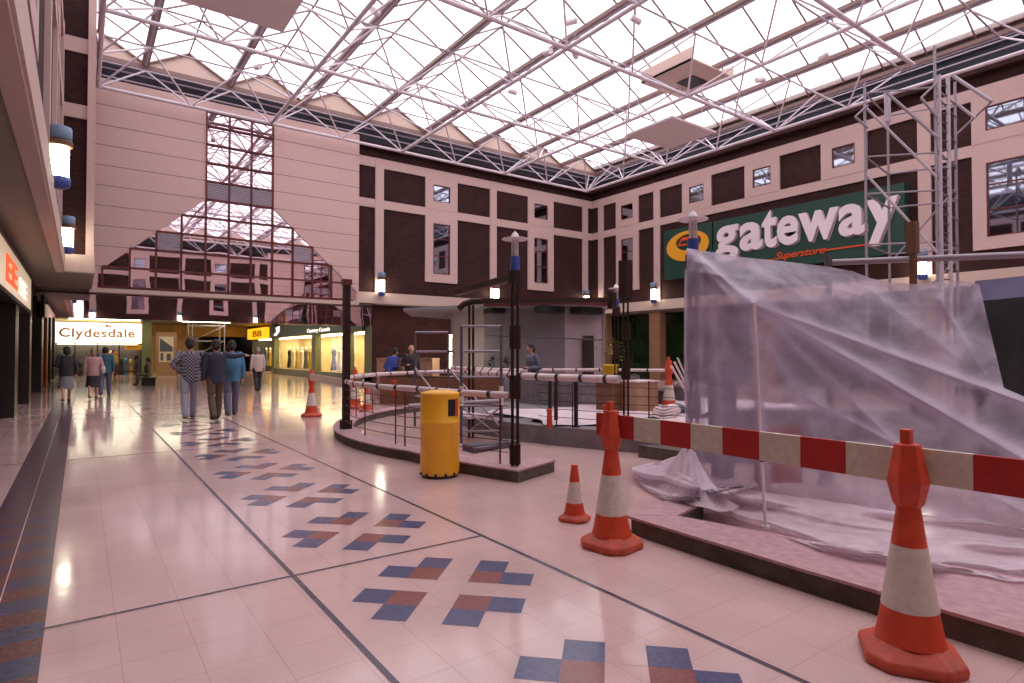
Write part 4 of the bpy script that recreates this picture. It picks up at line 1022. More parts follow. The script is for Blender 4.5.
# yellow tub with a plant
p = at_d(610.5, 372, 17.0)
t = thing('potted_plant', 'bright yellow tub with a yellowing plant right of the kiosk', 'plant', (p.x, p.y, .60))
MB().lathe([(.20, .55), (.24, 1.18), (.25, 1.18), (.25, 1.14)], (p.x, p.y, 0), 20).build('tub', 'plastic_tub', t)
MB().lathe([(.30, 0), (.30, .55)], (p.x, p.y, 0), 16).build('stand', 'dark_brown', t)
mb = MB(); rnd = random.Random(4)
for i in range(90):
    a = rnd.uniform(0, 2*pi); r_ = rnd.uniform(.02, .42); z = 1.2+rnd.uniform(.1, .55)
    c = Vector((p.x+r_*cos(a), p.y+r_*sin(a), z+.25*(1-r_/.42))); d = Vector((cos(a), sin(a), -.3))*.12; s2 = Vector((-sin(a), cos(a), 0))*.04
    mb.face([c, c+d*.5+s2, c+d, c+d*.5-s2])
mb.build('foliage', 'leaf', t)
for i, px in enumerate((491, 505)):
    p = at_d(px, 365, 17.5); t = thing('potted_plant', ['left', 'right'][i]+' small dark bushy plant before the kiosk, behind the scaffold frame', 'plant', (p.x, p.y, 0), 'small dark plants before the kiosk')
    MB().lathe([(.16, 0), (.22, .95), (.2, .95)], (p.x, p.y, 0), 16).build('pot', 'scaff_dark', t)
    mb = MB(); rnd = random.Random(i+9)
    for k in range(70):
        a = rnd.uniform(0, 2*pi); r_ = rnd.uniform(.02, .17); c = Vector((p.x+r_*cos(a), p.y+r_*sin(a), 1.0+rnd.uniform(0, .4))); d = Vector((cos(a), sin(a), .6))*.1; s2 = Vector((-sin(a), cos(a), 0))*.03
        mb.face([c, c+d*.5+s2, c+d, c+d*.5-s2])
    mb.build('foliage', 'leaf_green', t)

# ------------------------------------------------------------------ traffic cones
def cone(x, y, label, h=.75, adapter=True, sc=1.0, rot=.3, group='orange and white traffic cones', band=True, z=0):
    t = thing('traffic_cone', label, 'traffic cone', (x, y, z), group)
    a = .205*sc; c = .085*sc
    oc8 = [(a, -a+c), (a, a-c), (a-c, a), (-a+c, a), (-a, a-c), (-a, -a+c), (-a+c, -a), (a-c, -a)]
    R = lambda q, k=1: (x+(q[0]*cos(rot)-q[1]*sin(rot))*k, y+(q[0]*sin(rot)+q[1]*cos(rot))*k)
    mb = MB(); lv = [(1.0, .0), (1.03, .03*sc), (1.0, .055*sc), (.62, .105*sc)]; vs = []
    for k, zz in lv: vs += [(*R(q, k), z+zz) for q in oc8]
    mb.idx(vs, [(j*8+i, j*8+(i+1) % 8, (j+1)*8+(i+1) % 8, (j+1)*8+i) for j in range(3) for i in range(8)]+[tuple(range(7, -1, -1)), tuple(range(24, 32))])
    mb.build('base', 'cone_dirty', t, .008)
    r = lambda zz: (.152-.102*((zz-.1)/(.66))**.85)*sc if zz > .1 else .152*sc
    zs = [.10, .16, .21, .26]; MB().lathe([(r(q), q*sc) for q in zs], (x, y, z), 24).build('lower_body', 'cone_orange', t)
    MB().lathe([(r(q)*1.02, q*sc) for q in (.26, .36, .46, .56)], (x, y, z), 24).build('white_band', 'cone_white', t)
    MB().lathe([(r(q), q*sc) for q in (.56, .65, h)], (x, y, z), 24).build('upper_body', 'cone_orange', t)
    if adapter:
        MB().lathe([(.056, .745), (.068, .76), (.092, .865), (.058, 1.05), (.050, 1.055), (.03, 1.055)], (x, y, z), 6, sm=False, rot=rot+.4).build('plank_holder', 'cone_orange', t, .004)
        MB().box(x-.035, x+.012, y-.022, y+.022, z+1.05, z+1.125).build('lug', 'cone_orange', t, .004)
    return t
cone(3.36, 3.33, 'traffic cone with tall orange plank holder at the far end of the striped plank', rot=.15)
cone(3.315, 1.255, 'big traffic cone in the right foreground with orange plank holder over its tip', rot=.55)
cone(3.36, .56, 'traffic cone at the right edge of view holding the end of the plank', rot=.2)
cone(3.62, 4.05, 'small low traffic cone without plank holder behind the big one', h=.80, adapter=False, sc=.62, rot=.5)
cone(4.45, 14.25, 'distant traffic cone with plank holder in front of the fashion shop', rot=.2)
cone(6.0, 38.3, 'tiny distant traffic cone beside the passage scaffold', adapter=False, rot=.2)
p = at_d(355, 405, 16.3); cone(p.x, p.y, 'orange traffic cone behind the square post, left of its pair', adapter=True, rot=.1)
p = at_d(367, 404, 15.2); cone(p.x, p.y, 'short orange cone behind the square post, right of its pair', adapter=False, sc=.8, h=.75, rot=.1)
p = at_d(669, 395, 12.0); cone(p.x, p.y, 'orange traffic cone with plank holder amid the buckets near the sheeting', adapter=True, rot=.4, z=.3)
for i, (px, py, d, z0) in enumerate(((549.5, 424, 9.6, .3), (394, 392, 11.0, .70), (606, 412, 8.7, .45))):
    p = at_d(px, py, d)
    single(MB().lathe([(.035, 0), (.045, .02), (.04, .25), (.05, .27), (.05, .30)], (p.x, p.y, z0), 12), 'marker_sleeve', 'cone_orange', ['short orange marker tube standing on the platform edge', 'orange marker tube tied to the near balustrade', 'orange marker tube behind the left end of the plank'][i], 'marker', (p.x, p.y, z0), 'orange marker tubes')

# striped barrier planks
def plank(name_label, p0, p1, z0, z1, cuts, cols, th=.028, group='red and white barrier planks'):
    t = thing('barrier_plank', name_label, 'barrier plank', (p0[0], p0[1], z0), group)
    P0, P1 = Vector((p0[0], p0[1], 0)), Vector((p1[0], p1[1], 0)); L = (P1-P0).length; d = (P1-P0)/L
    for i, c in enumerate(cols):
        a, b_ = cuts[i], cuts[i+1]
        mb = MB(); mb.bar(P0+d*a+Vector((0, 0, (z0+z1)/2)), P0+d*b_+Vector((0, 0, (z0+z1)/2)), th, z1-z0)
        mb.build('red_band' if c == 'r' else 'white_band', 'plank_red' if c == 'r' else 'plank_white', t)
    return t
ys = [3.52, 3.112, 2.857, 2.594, 2.344, 2.084, 1.826, 1.572, 1.27]
plank('long red and white striped plank between the two holder cones', (3.395, ys[0]), (3.375, ys[-1]), .845, 1.02, [ys[0]-y for y in ys], 'rwrwrwrw')
plank('red and white plank running right from the foreground cone out of view', (3.375, 1.265), (3.375, .50), .862, 1.03, [0, .262, .765], 'wr')
pA = Vector((4.45, 14.25, 0)); pB = at_d(352, 381, 12.6)
plank('pale plank from the distant cone to the square post', (4.40, 14.2), (3.95, 10.7), .86, 1.02, [0, 1.2, 2.4, 3.5], 'www')

# ------------------------------------------------------------------ yellow litter bin
t = thing('litter_bin', 'tall cylindrical yellow litter bin in front of the curved kerb', 'litter bin', (3.585, 6.47, 0))
MB().lathe([(.232, .035), (.238, .06), (.238, .655), (.241, .66), (.241, .668), (.236, .672), (.236, .985), (.24, 1.0), (.235, 1.02), (.12, 1.045), (.02, 1.05)], (3.585, 6.47, 0), 40).build('body', 'bin_yellow', t)
MB().lathe([(.22, 0), (.225, .04)], (3.585, 6.47, 0), 32).build('plinth', 'black', t)
hd = Vector((-.12, -.99, 0)); ang0 = atan2(-6.47, -3.585)
def bin_patch(a0, a1, z0, z1, R, name, m_):
    n = 8; vs = []
    for zz in (z0, z1):
        for k in range(n+1):
            a = a0+(a1-a0)*k/n; vs.append((3.585+R*cos(a), 6.47+R*sin(a), zz))
    mb = MB(); mb.idx(vs, [(k, k+1, n+1+k+1, n+1+k) for k in range(n)], True); return mb.build(name, m_, t)
av = atan2(-6.47, -3.585)
bin_patch(av+.42, av+.95, .745, .945, .2385, 'opening', 'black')
bin_patch(av+.86, av+1.12, .735, .955, .2405, 'opening_rim', 'cone_orange')
mb = MB()
for k in range(6):
    a = av-1.2+k*.5; mb.ball((3.585+.24*cos(a), 6.47+.24*sin(a), .05), .018, 8, 6)
mb.build('rivet', 'black', t)

# ------------------------------------------------------------------ access scaffold tower by the right wall
t = thing('scaffold_tower', 'tall tubular access tower standing before the supermarket sign', 'scaffold', (20.4, 7.5, 0))
g = {}
for k, (px, d) in dict(a=(867, 17.6), b=(890, 19.3), c=(938, 17.2), d=(958, 18.4)).items():
    p = at_d(px, 300, d); g[k] = (p.x, p.y)
def leg(k, z): return Vector((g[k][0], g[k][1], z))
for k, zt in (('a', 9.5), ('b', 9.3), ('c', 10.4), ('d', 9.9)): stick('upright', leg(k, 0), leg(k, zt), .040, 'scaff', t)
for z in (1.2, 2.9, 4.7, 6.2, 7.3, 9.2):
    for a, b_ in (('a', 'c'), ('b', 'd'), ('a', 'b'), ('c', 'd')): stick('ledger', leg(a, z), leg(b_, z), .026, 'scaff', t)
for i, (z0, z1) in enumerate(((2.4, 4.4), (4.4, 6.6), (6.6, 8.6))):
    if i > 0: stick('diagonal_brace', leg('a', z1+.2), leg('c', z0), .040, 'lilac_steel', t)
    if i < 2: stick('diagonal_brace', leg('b', z0), leg('d', z1), .028, 'scaff', t)
# ladder section
la, lb = at_d(942, 300, 17.3), at_d(951, 300, 17.4)
for p in (la, lb): stick('ladder_stile', (p.x, p.y, 0), (p.x, p.y, 9.6), .055, 'lilac_steel', t)
mb = MB()
for k in range(34): mb.tube((la.x, la.y, .4+k*.27), (lb.x, lb.y, .4+k*.27), .02, 6)
mb.build('ladder_rungs', 'scaff_dark', t)
for k in range(11): stick('frame_rung', leg('c', 1.0+k*.8), leg('d', .8+k*.8), .022, 'scaff_dark', t)
stick('outrigger', at_d(953, 76, 17.6), at_d(991, 101, 17.2), .05, 'lilac_steel', t)
stick('outrigger', at_d(957, 104, 17.6), at_d(975, 118, 17.4), .04, 'lilac_steel', t)
stick('outrigger', at_d(957, 134, 17.9), at_d(992, 101, 17.2), .035, 'scaff', t)
stick('outrigger', at_d(921, 98, 17.3), at_d(938, 118, 17.2), .04, 'scaff', t); stick('outrigger', at_d(921, 98, 17.3), at_d(938, 82, 17.2), .035, 'scaff', t)
stick('outrigger', at_d(886, 92, 18.0), at_d(938, 138, 17.2), .045, 'scaff', t)
stick('hoist_tube', at_d(887, 92, 18.4), at_d(888, 122, 18.4), .09, 'lilac_steel', t)
stick('outrigger', at_d(855, 117, 17.6), at_d(868, 128, 17.6), .035, 'scaff', t); stick('outrigger', at_d(855, 117, 17.6), at_d(868, 105, 17.6), .03, 'scaff', t)

# ------------------------------------------------------------------ tube rail and sheeted enclosure
stick_t = thing('scaffold_rail', 'long horizontal scaffold tube above the plastic sheeting', 'scaffold tube', (7.0, 3.4, 2.5))
qa, qb = at_d(832, 262.5, 6.9), at_d(1080, 252.5, 6.1)
stick('tube', qa, qb, .036, 'scaff', stick_t)
for px, d in ((828, 6.92), (913, 6.6)):
    q = at_d(px, 262, d); stick('upright', (q.x, q.y, 0), (q.x, q.y, 2.62 if px < 900 else 2.95), .04, 'wood' if px > 900 else 'scaff_dark', stick_t)
q = at_d(912, 200, 6.62); MB().box(q.x-.05, q.x+.05, q.y-.05, q.y+.05, 2.6, 2.95).build('timber_cap', 'wood', stick_t)

def lerp(a, b_, t): return a+(b_-a)*t
def interp(xs, ys_, x):
    if x <= xs[0]: return ys_[0]
    for i in range(len(xs)-1):
        if x <= xs[i+1]:
            t = (x-xs[i])/(xs[i+1]-xs[i]); return lerp(ys_[i], ys_[i+1], t)
    return ys_[-1]
def sstep(t): t = max(0, min(1, t)); return t*t*(3-2*t)
# outline of the hanging sheet measured along sight lines: column -> top row / distance, foot row / distance
CX = [686.5, 698, 712, 745, 790, 830, 852, 870, 890, 915, 945, 962, 978, 990, 1030, 1090]
TY = [248, 250, 252, 257.5, 262, 267, 271, 278, 282.5, 284, 282.5, 281, 284, 293, 297, 300]
TD = [6.1, 6.0, 6.0, 6.05, 6.2, 6.3, 6.3, 6.25, 6.2, 6.1, 6.0, 5.95, 5.9, 5.8, 5.5, 5.2]
FY = [484, 485, 486, 489, 496, 501, 504, 508, 511, 514, 518, 520, 522, 524, 529, 538]
def foot_d(x): 
    return (EYE-.16)*F/(interp(CX, FY, x)-353.1)*ray(x, 353).length*0+ (EYE-.16)/((interp(CX, FY, x)-353.1)/F)
TIPX, TIPY, TIPD = 753, 304, 4.85
def seg_dist(px, py, ax, ay, bx_, by_):
    vx, vy = bx_-ax, by_-ay; t = ((px-ax)*vx+(py-ay)*vy)/(vx*vx+vy*vy); tc_ = max(0, min(1, t)); return math.hypot(px-ax-vx*tc_, py-ay-vy*tc_), t, (vx*(py-ay)-vy*(px-ax))
CRE = [((753, 304), (1040, 408), .13, 9), ((753, 304), (1040, 468), .15, 10), ((690, 250), (753, 304), .12, 8), ((753, 304), (905, 452), .07, 8), ((700, 262), (830, 420), .05, 10),
       ((753, 304), (850, 300), .05, 10), ((735, 258), (860, 330), .04, 9), ((870, 290), (960, 360), .04, 12), ((770, 340), (830, 470), .05, 10), ((712, 300), (722, 455), .05, 9), ((700, 260), (702, 455), .05, 5), ((940, 300), (985, 375), .05, 8), ((800, 395), (1040, 520), .06, 9), ((753, 304), (766, 500), .13, 8)]
def sheet_d(x, y):
    ty = interp(CX, TY, x); fy = interp(CX, FY, x); td = interp(CX, TD, x); fd = foot_d(x)
    v = (y-ty)/(fy-ty)
    d = lerp(td, fd, v**1.15 if v > 0 else 0)
    # tented towards the pole
    r_ = math.hypot((x-TIPX)/75, (y-TIPY)/58); base = lerp(td, fd, max(0, (TIPY-interp(CX, TY, TIPX))/(fy-ty))**1.15)
    d -= .75*math.exp(-r_*1.25)*min(1, max(0, (y-ty))/22)
    for a, b_, amp, wd in CRE:
        ds, tt, sgn = seg_dist(x, y, *a, *b_)
        ww = wd*(1+max(0, min(1, tt))*1.3)
        d -= amp*math.exp(-abs(ds)/(ww*.8))*1.15*(.55+.45*min(1, max(0, 1.3-tt)))*min(1, max(0, (y-ty))/12)
    d += .02*sin(x*.11+y*.05)+.015*sin(x*.05-y*.13+2)
    return d
NU, NV = 250, 170
def edge_x(y):
    return 979+(y-284)*.24 if y < 388 else min(1090, 1004+(y-388)*2.35)
def gather(x, y):
    g = 0
    for a, b_, amp, wd in CRE:
        ds, tt, sgn = seg_dist(x, y, *a, *b_); g += amp*5.5*math.exp(-(ds/(wd*.45*(1+max(0, min(1, tt)))))**2)*(1 if tt < 1 else .4)
    return min(1, g)
vs = []; gs = []
for j in range(NV):
    for i in range(NU):
        u = i/(NU-1); v = j/(NV-1); x = 686.5+(1090-686.5)*u; y = 300
        for _ in range(8):
            y = lerp(interp(CX, TY, x), interp(CX, FY, x), v); x = 686.5+(edge_x(y)-686.5)*u
        d = sheet_d(x, y)
        d = min(d, (EYE-.165)/max(1e-3, (y-353.1)/F)) if y > 380 else d
        vs.append(at_d(x, y, d)); gs.append(gather(x, y))
st = thing('plastic_sheeting', 'large translucent polythene sheet hung like a tent in the right foreground', 'plastic sheet', (5.0, 3.0, .16))
mb = MB(); mb.idx(vs, [(j*NU+i, j*NU+i+1, (j+1)*NU+i+1, (j+1)*NU+i) for j in range(NV-1) for i in range(NU-1)], True)
hs = mb.build('hanging_sheet', 'polythene', st)
ga = hs.data.attributes.new('gather', 'FLOAT', 'POINT')
for k_, g_ in enumerate(gs): ga.data[k_].value = g_
# left return of the sheet, wrapped round the lamp post
vs = []; n1_, n2_ = 14, 60
for j in range(n2_):
    v = j/(n2_-1); y = lerp(248, 484, v); d0 = min(sheet_d(686.5, y), (EYE-.165)/max(1e-3, (y-353.1)/F) if y > 380 else 99); a = at_d(686.5, y, d0)
    for i in range(n1_):
        u = i/(n1_-1); off = rt*(.035*sin(u*9+v*2))*u+fw*(u*1.9)+rt*(-.02*sin(v*5))*u+rt*(u*.55)
        p = a+off; p.z = max(a.z-.12*u*(1-v), .02 if u > .3 else .16); vs.append(p)
mb = MB(); mb.idx(vs, [(j*n1_+i, j*n1_+i+1, (j+1)*n1_+i+1, (j+1)*n1_+i) for j in range(n2_-1) for i in range(n1_-1)], True)
mb.build('side_sheet', 'polythene', st)
# apron of sheet lying over kerb and floor
AX = [632, 645, 660, 690, 720, 760, 800, 850, 905, 960, 1024, 1090]
ATY = [467, 464, 462, 478, 482, 487, 494, 503.5, 512.5, 519.5, 528, 538]
ABY = [474, 488, 497, 503, 512, 528, 543, 556, 566, 573, 581, 592]
def ground_h(X, Y):
    # kerb top or floor under the sheet
    xf = 3.70
    inside = X > 3.6 and Y < 3.72
    if inside:
        wd = interp([.9, 2.0, 2.9, 3.4], [4.70, 4.35, 4.12, 4.5], Y)
        if X < wd: return .155
        return lerp(.155, .05, sstep((X-wd)/.35))
    return lerp(.155, .01, sstep((Y-3.72)/.30))
vs = []; NA, NB = 150, 34
for j in range(NB):
    for i in range(NA):
        x = 632+(1090-632)*i/(NA-1); v = j/(NB-1)
        yb = interp(AX, ABY, x)+1.3*sin(x*.07)+.5*sin(x*.17)
        y = lerp(interp(AX, ATY, x), yb, v)
        z = .08
        for _ in range(4):
            p = at_z(x, y, z); z = ground_h(p.x, p.y)
        edge = sstep((1-v)*5)
        bump = .055*sin(v*6.5+x*.010)+.03*sin(v*13+x*.021+1)+.010*sin(x*.05+v*9)
        z2 = z+.012+edge*(.055+max(-.045, bump))+.06*math.exp(-((v-.35)/.12)**2)*edge
        z2 += .26*math.exp(-((x-686)/15)**2)*(1-v)**1.3
        if j == 0: z2 = z+.02 if x < 655 else max(z2, .165)
        # draw sheet toward hanging sheet foot
        p = at_z(x, y, min(z2, .45)); vs.append(p)
mb = MB(); mb.idx(vs, [(j*NA+i, j*NA+i+1, (j+1)*NA+i+1, (j+1)*NA+i) for j in range(NB-1) for i in range(NA-1)], True)
mb.build('floor_apron', 'polythene_floor', st)
# gathered foot of the sheet flaring out from the lamp post over kerb end and floor
ap = at_d(689, 437, 6.15); rim = [(694, 452, .30), (662, 461, .12), (640, 466, .02), (633, 474, .015), (645, 487, .015), (657, 495, .02), (668, 500, .10), (690, 505, .17), (716, 513, .17), (740, 505, .20)]
vs = []; NR, NC = 22, 64
for i in range(NC):
    q = i/(NC-1)*(len(rim)-1); k_ = min(int(q), len(rim)-2); f_ = q-k_
    rx, ry, rz = [lerp(rim[k_][m_], rim[k_+1][m_], f_) for m_ in range(3)]; e_ = at_z(rx, ry, rz)
    for j in range(NR):
        s0 = j/(NR-1); p = ap.lerp(e_, s0); sag = -.16*sin(pi*s0)*(ap.z-e_.z)/.45
        p.z += sag+.035*sin(i*.9+s0*2)*s0*(1.15-s0)+.02*sin(i*.37+s0*7)*s0; p.z = max(p.z, ground_h(p.x, p.y)+.01); vs.append(p)
mb = MB(); mb.idx(vs, [(i*NR+j, i*NR+j+1, (i+1)*NR+j+1, (i+1)*NR+j) for i in range(NC-1) for j in range(NR-1)], True)
mb.build('gathered_foot', 'polythene_floor', st)
# prop pole
pf_ = at_z(765.5, 528, .155); pt2 = at_d(753.5, 303, min(sheet_d(753, 304), sheet_d(757, 360)+.02, sheet_d(760, 400)+.03)-.07)
t = thing('prop_pole', 'thin white pole propping the plastic sheeting', 'pole', pf_)
stick('shaft', pf_, pt2, .013, 'white_paint', t)
MB().tube(pf_, pf_+Vector((0, 0, .02)), .03, 12).build('foot', 'white_paint', t)
q = pf_.lerp(pt2, .30); MB().tube(q, q+Vector((0, 0, .04)), .018, 10).build('clip', 'black', t)
# dark tarpaulin and blue cloth to the right, things inside the tent
a, b_, c_, d_ = at_d(980, 296, 7.0), at_d(1110, 290, 6.6), at_d(1110, 505, 6.6), at_d(980, 505, 7.0)
vs = []; n = 20
for j in range(n):
    for i in range(n):
        u, v = i/(n-1), j/(n-1); p = a.lerp(b_, u).lerp(d_.lerp(c_, u), v); p += fw*(.05*sin(u*14+v*3)+.03*sin(u*5)); p.z = max(p.z, .0); vs.append(p)
mb = MB(); mb.idx(vs, [(j*n+i, j*n+i+1, (j+1)*n+i+1, (j+1)*n+i) for j in range(n-1) for i in range(n-1)], True)
t = single(mb, 'tarpaulin', 'tarp', 'dark tarpaulin hanging behind the plastic sheeting at the right edge', 'tarpaulin', tuple(a))
vs = []
a, b_ = at_d(975, 281, 6.45), at_d(1100, 268, 6.1)
for j in range(8):
    for i in range(16):
        u, v = i/15, j/7; p = a.lerp(b_, u)+Vector((0, 0, -.22*v))+fw*(.03*sin(u*9+v*2)); vs.append(p)
mb = MB(); mb.idx(vs, [(j*16+i, j*16+i+1, (j+1)*16+i+1, (j+1)*16+i) for j in range(7) for i in range(15)], True)
single(mb, 'cloth_strip', 'cloth_blue', 'lilac blue cloth strip draped above the dark tarpaulin', 'cloth', tuple(a))
p = at_d(722, 400, 7.3); t = thing('drum', 'tall dark rounded shape blurred behind the plastic sheeting', 'drum', (p.x, p.y, 0))
MB().lathe([(.13, 0), (.16, .5), (.17, 1.1), (.12, 1.5), (.05, 1.62)], (p.x, p.y, 0), 20).build('body', 'scaff_dark', t)
p = at_d(778, 470, 5.9); t = thing('board', 'red board showing faintly through the sheeting below the plank', 'board', (p.x, p.y, 0))
MB().bar((p.x-.18, p.y+.14, .5), (p.x+.18, p.y-.14, .5), .04, .55).build('face', 'cone_orange', t)
p = at_d(826, 470, 5.6); t = thing('cream_block', 'small cream block showing through the sheeting below the plank', 'block', (p.x, p.y, 0))
MB().bar((p.x-.05, p.y+.04, .42), (p.x+.05, p.y-.04, .42), .05, .32).build('face', 'plank_white', t)
p = at_d(800, 400, 8.6); t = thing('stacked_boards', 'stack of dull grey boards inside the sheeted tent', 'boards', (p.x, p.y, 0))
MB().bar((p.x-.9, p.y+.6, .35), (p.x+1.6, p.y-1.3, .35), .5, .7).build('pile', 'block_grey', t)

# ------------------------------------------------------------------ people
def person(loc, face, label, H=1.75, top='navy', legs='charcoal', hair='hair_dark', pose='walk', skirt=None, lean=0, arms=None, bag=None, coat=False, seed=0, hair_len=0, group=None, bald=False):
    """face: heading angle (radians, 0=+X). A body as one remeshed surface, clothes as children."""
    k = H/1.75
    t = thing('person', label, 'person', loc, group)
    D = Vector((cos(face), sin(face), 0)); R_ = Vector((D.y, -D.x, 0)); U = Vector((0, 0, 1)); O = Vector(loc)
    def V(r, f, z): return O+(R_*r+D*f+U*z)*k+D*(lean*max(0, z-.95)*k)
    rnd = random.Random(seed); st_ = {'walk': .20, 'stand': .03, 'sit': .0}[pose]
    hipz = .93
    if pose == 'sit': legs_pts = [[V(s*.09, 0, .50), V(s*.12, .42, .50), V(s*.12, .42, .09)] for s in (-1, 1)]; zo = -.43
    else:
        legs_pts = [[V(s*.09, 0, .93), V(s*.10, s*st_*.55+.04, .49), V(s*.10, s*st_*1.15-(.07 if s < 0 else 0), .09 if s > 0 or pose != 'walk' else .12)] for s in (-1, 1)]; zo = 0
    pel = V(0, 0, .97+zo); che = V(0, .02, 1.28+zo); nek = V(0, .01, 1.46+zo); hea = V(0, .03, 1.63+zo)
    sh = [V(s*.185, .0, 1.42+zo) for s in (-1, 1)]
    arms = arms or ['swing', 'swing']; ap = []
    for s, a_, S_ in zip((-1, 1), arms, sh):
        if a_ == 'swing': e_ = V(s*.25, -s*.08, 1.14+zo); w_ = V(s*.25, -s*.02+.06, .90+zo); fd = V(s*.25, -s*.02+.09, .79+zo)-w_
        elif a_ == 'down': e_ = V(s*.24, -.02, 1.13+zo); w_ = V(s*.25, .03, .88+zo); fd = V(s*.24, .05, .77+zo)-w_
        elif a_ == 'bent': e_ = V(s*.27, -.05, 1.14+zo); w_ = V(s*.16, .20, 1.12+zo); fd = V(s*.06, .24, 1.14+zo)-w_
        elif a_ == 'side': e_ = V(s*.36, -.06, 1.38+zo); w_ = V(s*.54, -.13, 1.42+zo); fd = V(s*.63, -.10, 1.40+zo)-w_
        elif a_ == 'hip': e_ = V(s*.34, -.08, 1.18+zo); w_ = V(s*.18, .02, 1.02+zo); fd = V(s*.12, .08, .98+zo)-w_
        ap.append((S_, e_, w_, fd.normalized()))
    mb = MB()
    def limb(pts, rs):
        P = []; Rr = []
        for i in range(len(pts)-1):
            for q in range(5): P.append(pts[i].lerp(pts[i+1], q/5)); Rr.append(lerp(rs[i], rs[i+1], q/5)*k)
        P.append(pts[-1]); Rr.append(rs[-1]*k); mb.path(P, Rr, 10)
        for p_, r_ in ((pts[0], rs[0]), (pts[-1], rs[-1]), (pts[1], rs[1])): mb.ball(p_, r_*k, 10, 8)
    limb([pel, che, nek], [.115, .115, .055]); mb.ball(che, .135*k, 12, 9, 1.05, .85, 1.1); limb([sh[0], V(0, .01, 1.36+zo), sh[1]], [.055, .08, .055])
    limb([nek, V(0, .015, 1.56+zo)], [.055, .052])
    mb.ball(hea, .092*k, 14, 12, .90, .98, 1.24); mb.ball(V(0, .055, 1.575+zo), .05*k, 8, 7)          # skull, jaw
    mb.ball(V(0, .125, 1.62+zo), .016*k, 6, 5, 1, 1, 1.6)                                               # nose
    for s in (-1, 1): mb.ball(V(s*.088, .02, 1.62+zo), .026*k, 6, 5, .6, .8, 1.2)                       # ears
    for L_ in legs_pts:
        limb(L_, [.085, .058, .040])
        f0 = L_[2]; mb.ball(f0+D*.06*k-U*.03*k, .05*k, 8, 6); mb.ball(f0+D*.14*k-U*.05*k, .04*k, 8, 6)
    for S_, e_, w_, fd in ap:
        limb([S_, e_, w_], [.052, .040, .028])
        side = fd.cross(U).normalized() if abs(fd.z) < .9 else D.copy()
        palm = w_+fd*.05*k; mb.ball(palm, .036*k, 8, 6); 
        for q, (o_, ln) in enumerate(((-.03, .075), (-.01, .088), (.01, .083), (.03, .065))):
            b0 = palm+side*o_*k+fd*.02*k; m0 = b0+fd*ln*.55*k; m1 = m0+(fd*.8+side.cross(fd)*.5).normalized()*ln*.45*k; mb.path([b0, m0, m1], [.0105*k, .0095*k, .008*k], 6)
        th = w_+fd*.02*k; mb.path([th, th+(fd*.6+side).normalized()*.05*k, th+(fd*1.0+side*.6).normalized()*.085*k], [.013*k, .011*k, .009*k], 6)
    body = mb.build('body', 'skin', t)
    rm = body.modifiers.new('merge', 'REMESH'); rm.mode = 'VOXEL'; rm.voxel_size = .0125; rm.use_smooth_shade = True
    # upper garment
    mb = MB(); hem = (.80 if not coat else .62)+zo
    P = [V(0, 0, hem), V(0, 0, .97+zo), V(0, .02, 1.28+zo), V(0, .01, 1.44+zo)]
    vsr = []
    def ringsec(c, a_, b2, n=16): return [c+R_*a_*k*cos(2*pi*i/n)+D*b2*k*sin(2*pi*i/n) for i in range(n)]
    secs = [ringsec(V(0, 0, hem), .185 if not coat else .22, .135), ringsec(V(0, 0, 1.0+zo), .190, .142), ringsec(V(0, .01, 1.15+zo), .195, .145), ringsec(V(0, .01, 1.30+zo), .225, .155), ringsec(V(0, .0, 1.41+zo), .205, .130), ringsec(V(0, .0, 1.47+zo), .085, .075)]
    vv = [p_ for s_2 in secs for p_ in s_2]; n = 16
    mb.idx(vv, [(j*n+i, j*n+(i+1) % n, (j+1)*n+(i+1) % n, (j+1)*n+i) for j in range(len(secs)-1) for i in range(n)]+[tuple(range(n-1, -1, -1)), tuple(range((len(secs)-1)*n, len(secs)*n))], True)
    for S_, e_, w_, fd in ap:
        w2 = e_.lerp(w_, .93); limb([S_, e_, w2], [.070, .056, .045])
    g_ = mb.build('coat' if coat else 'top', top, t); rm = g_.modifiers.new('merge', 'REMESH'); rm.mode = 'VOXEL'; rm.voxel_size = .014; rm.use_smooth_shade = True
    # lower garment
    if skirt:
        z1_ = 1.0; z0_ = .42; sx_ = []
        for zz, a_, b2 in ((1.02, .15, .12), (.88, .185, .15), (.65, .20, .17), (z0_, .22, .19)): sx_ += ringsec(V(0, .02, zz), a_, b2)
        mb = MB(); mb.idx(sx_, [(j*n+i, j*n+(i+1) % n, (j+1)*n+(i+1) % n, (j+1)*n+i) for j in range(3) for i in range(n)], True); mb.idx(sx_, [tuple(range(n)), tuple(range(4*n-1, 3*n-1, -1))]); mb.build('skirt', skirt, t)
    else:
        mb = MB(); mb.ball(V(0, 0, .95+zo), .155*k, 12, 9, 1.08, .85, .9)
        for L_ in legs_pts:
            a_ = [L_[0], L_[1], L_[1].lerp(L_[2], .97)]; limb(a_, [.105, .078, .068])
        g_ = mb.build('trousers', legs, t); rm = g_.modifiers.new('merge', 'REMESH'); rm.mode = 'VOXEL'; rm.voxel_size = .014; rm.use_smooth_shade = True
    for i, L_ in enumerate(legs_pts):
        f0 = L_[2]; mb = MB(); mb.ball(f0+D*.05*k-U*.035*k, .058*k, 10, 7, 1, 1, .9); mb.ball(f0+D*.14*k-U*.05*k, .048*k, 10, 7, 1.1, 1.1, .8); g_ = mb.build('shoe', 'shoe', t)
        rm = g_.modifiers.new('merge', 'REMESH'); rm.mode = 'VOXEL'; rm.voxel_size = .012; rm.use_smooth_shade = True
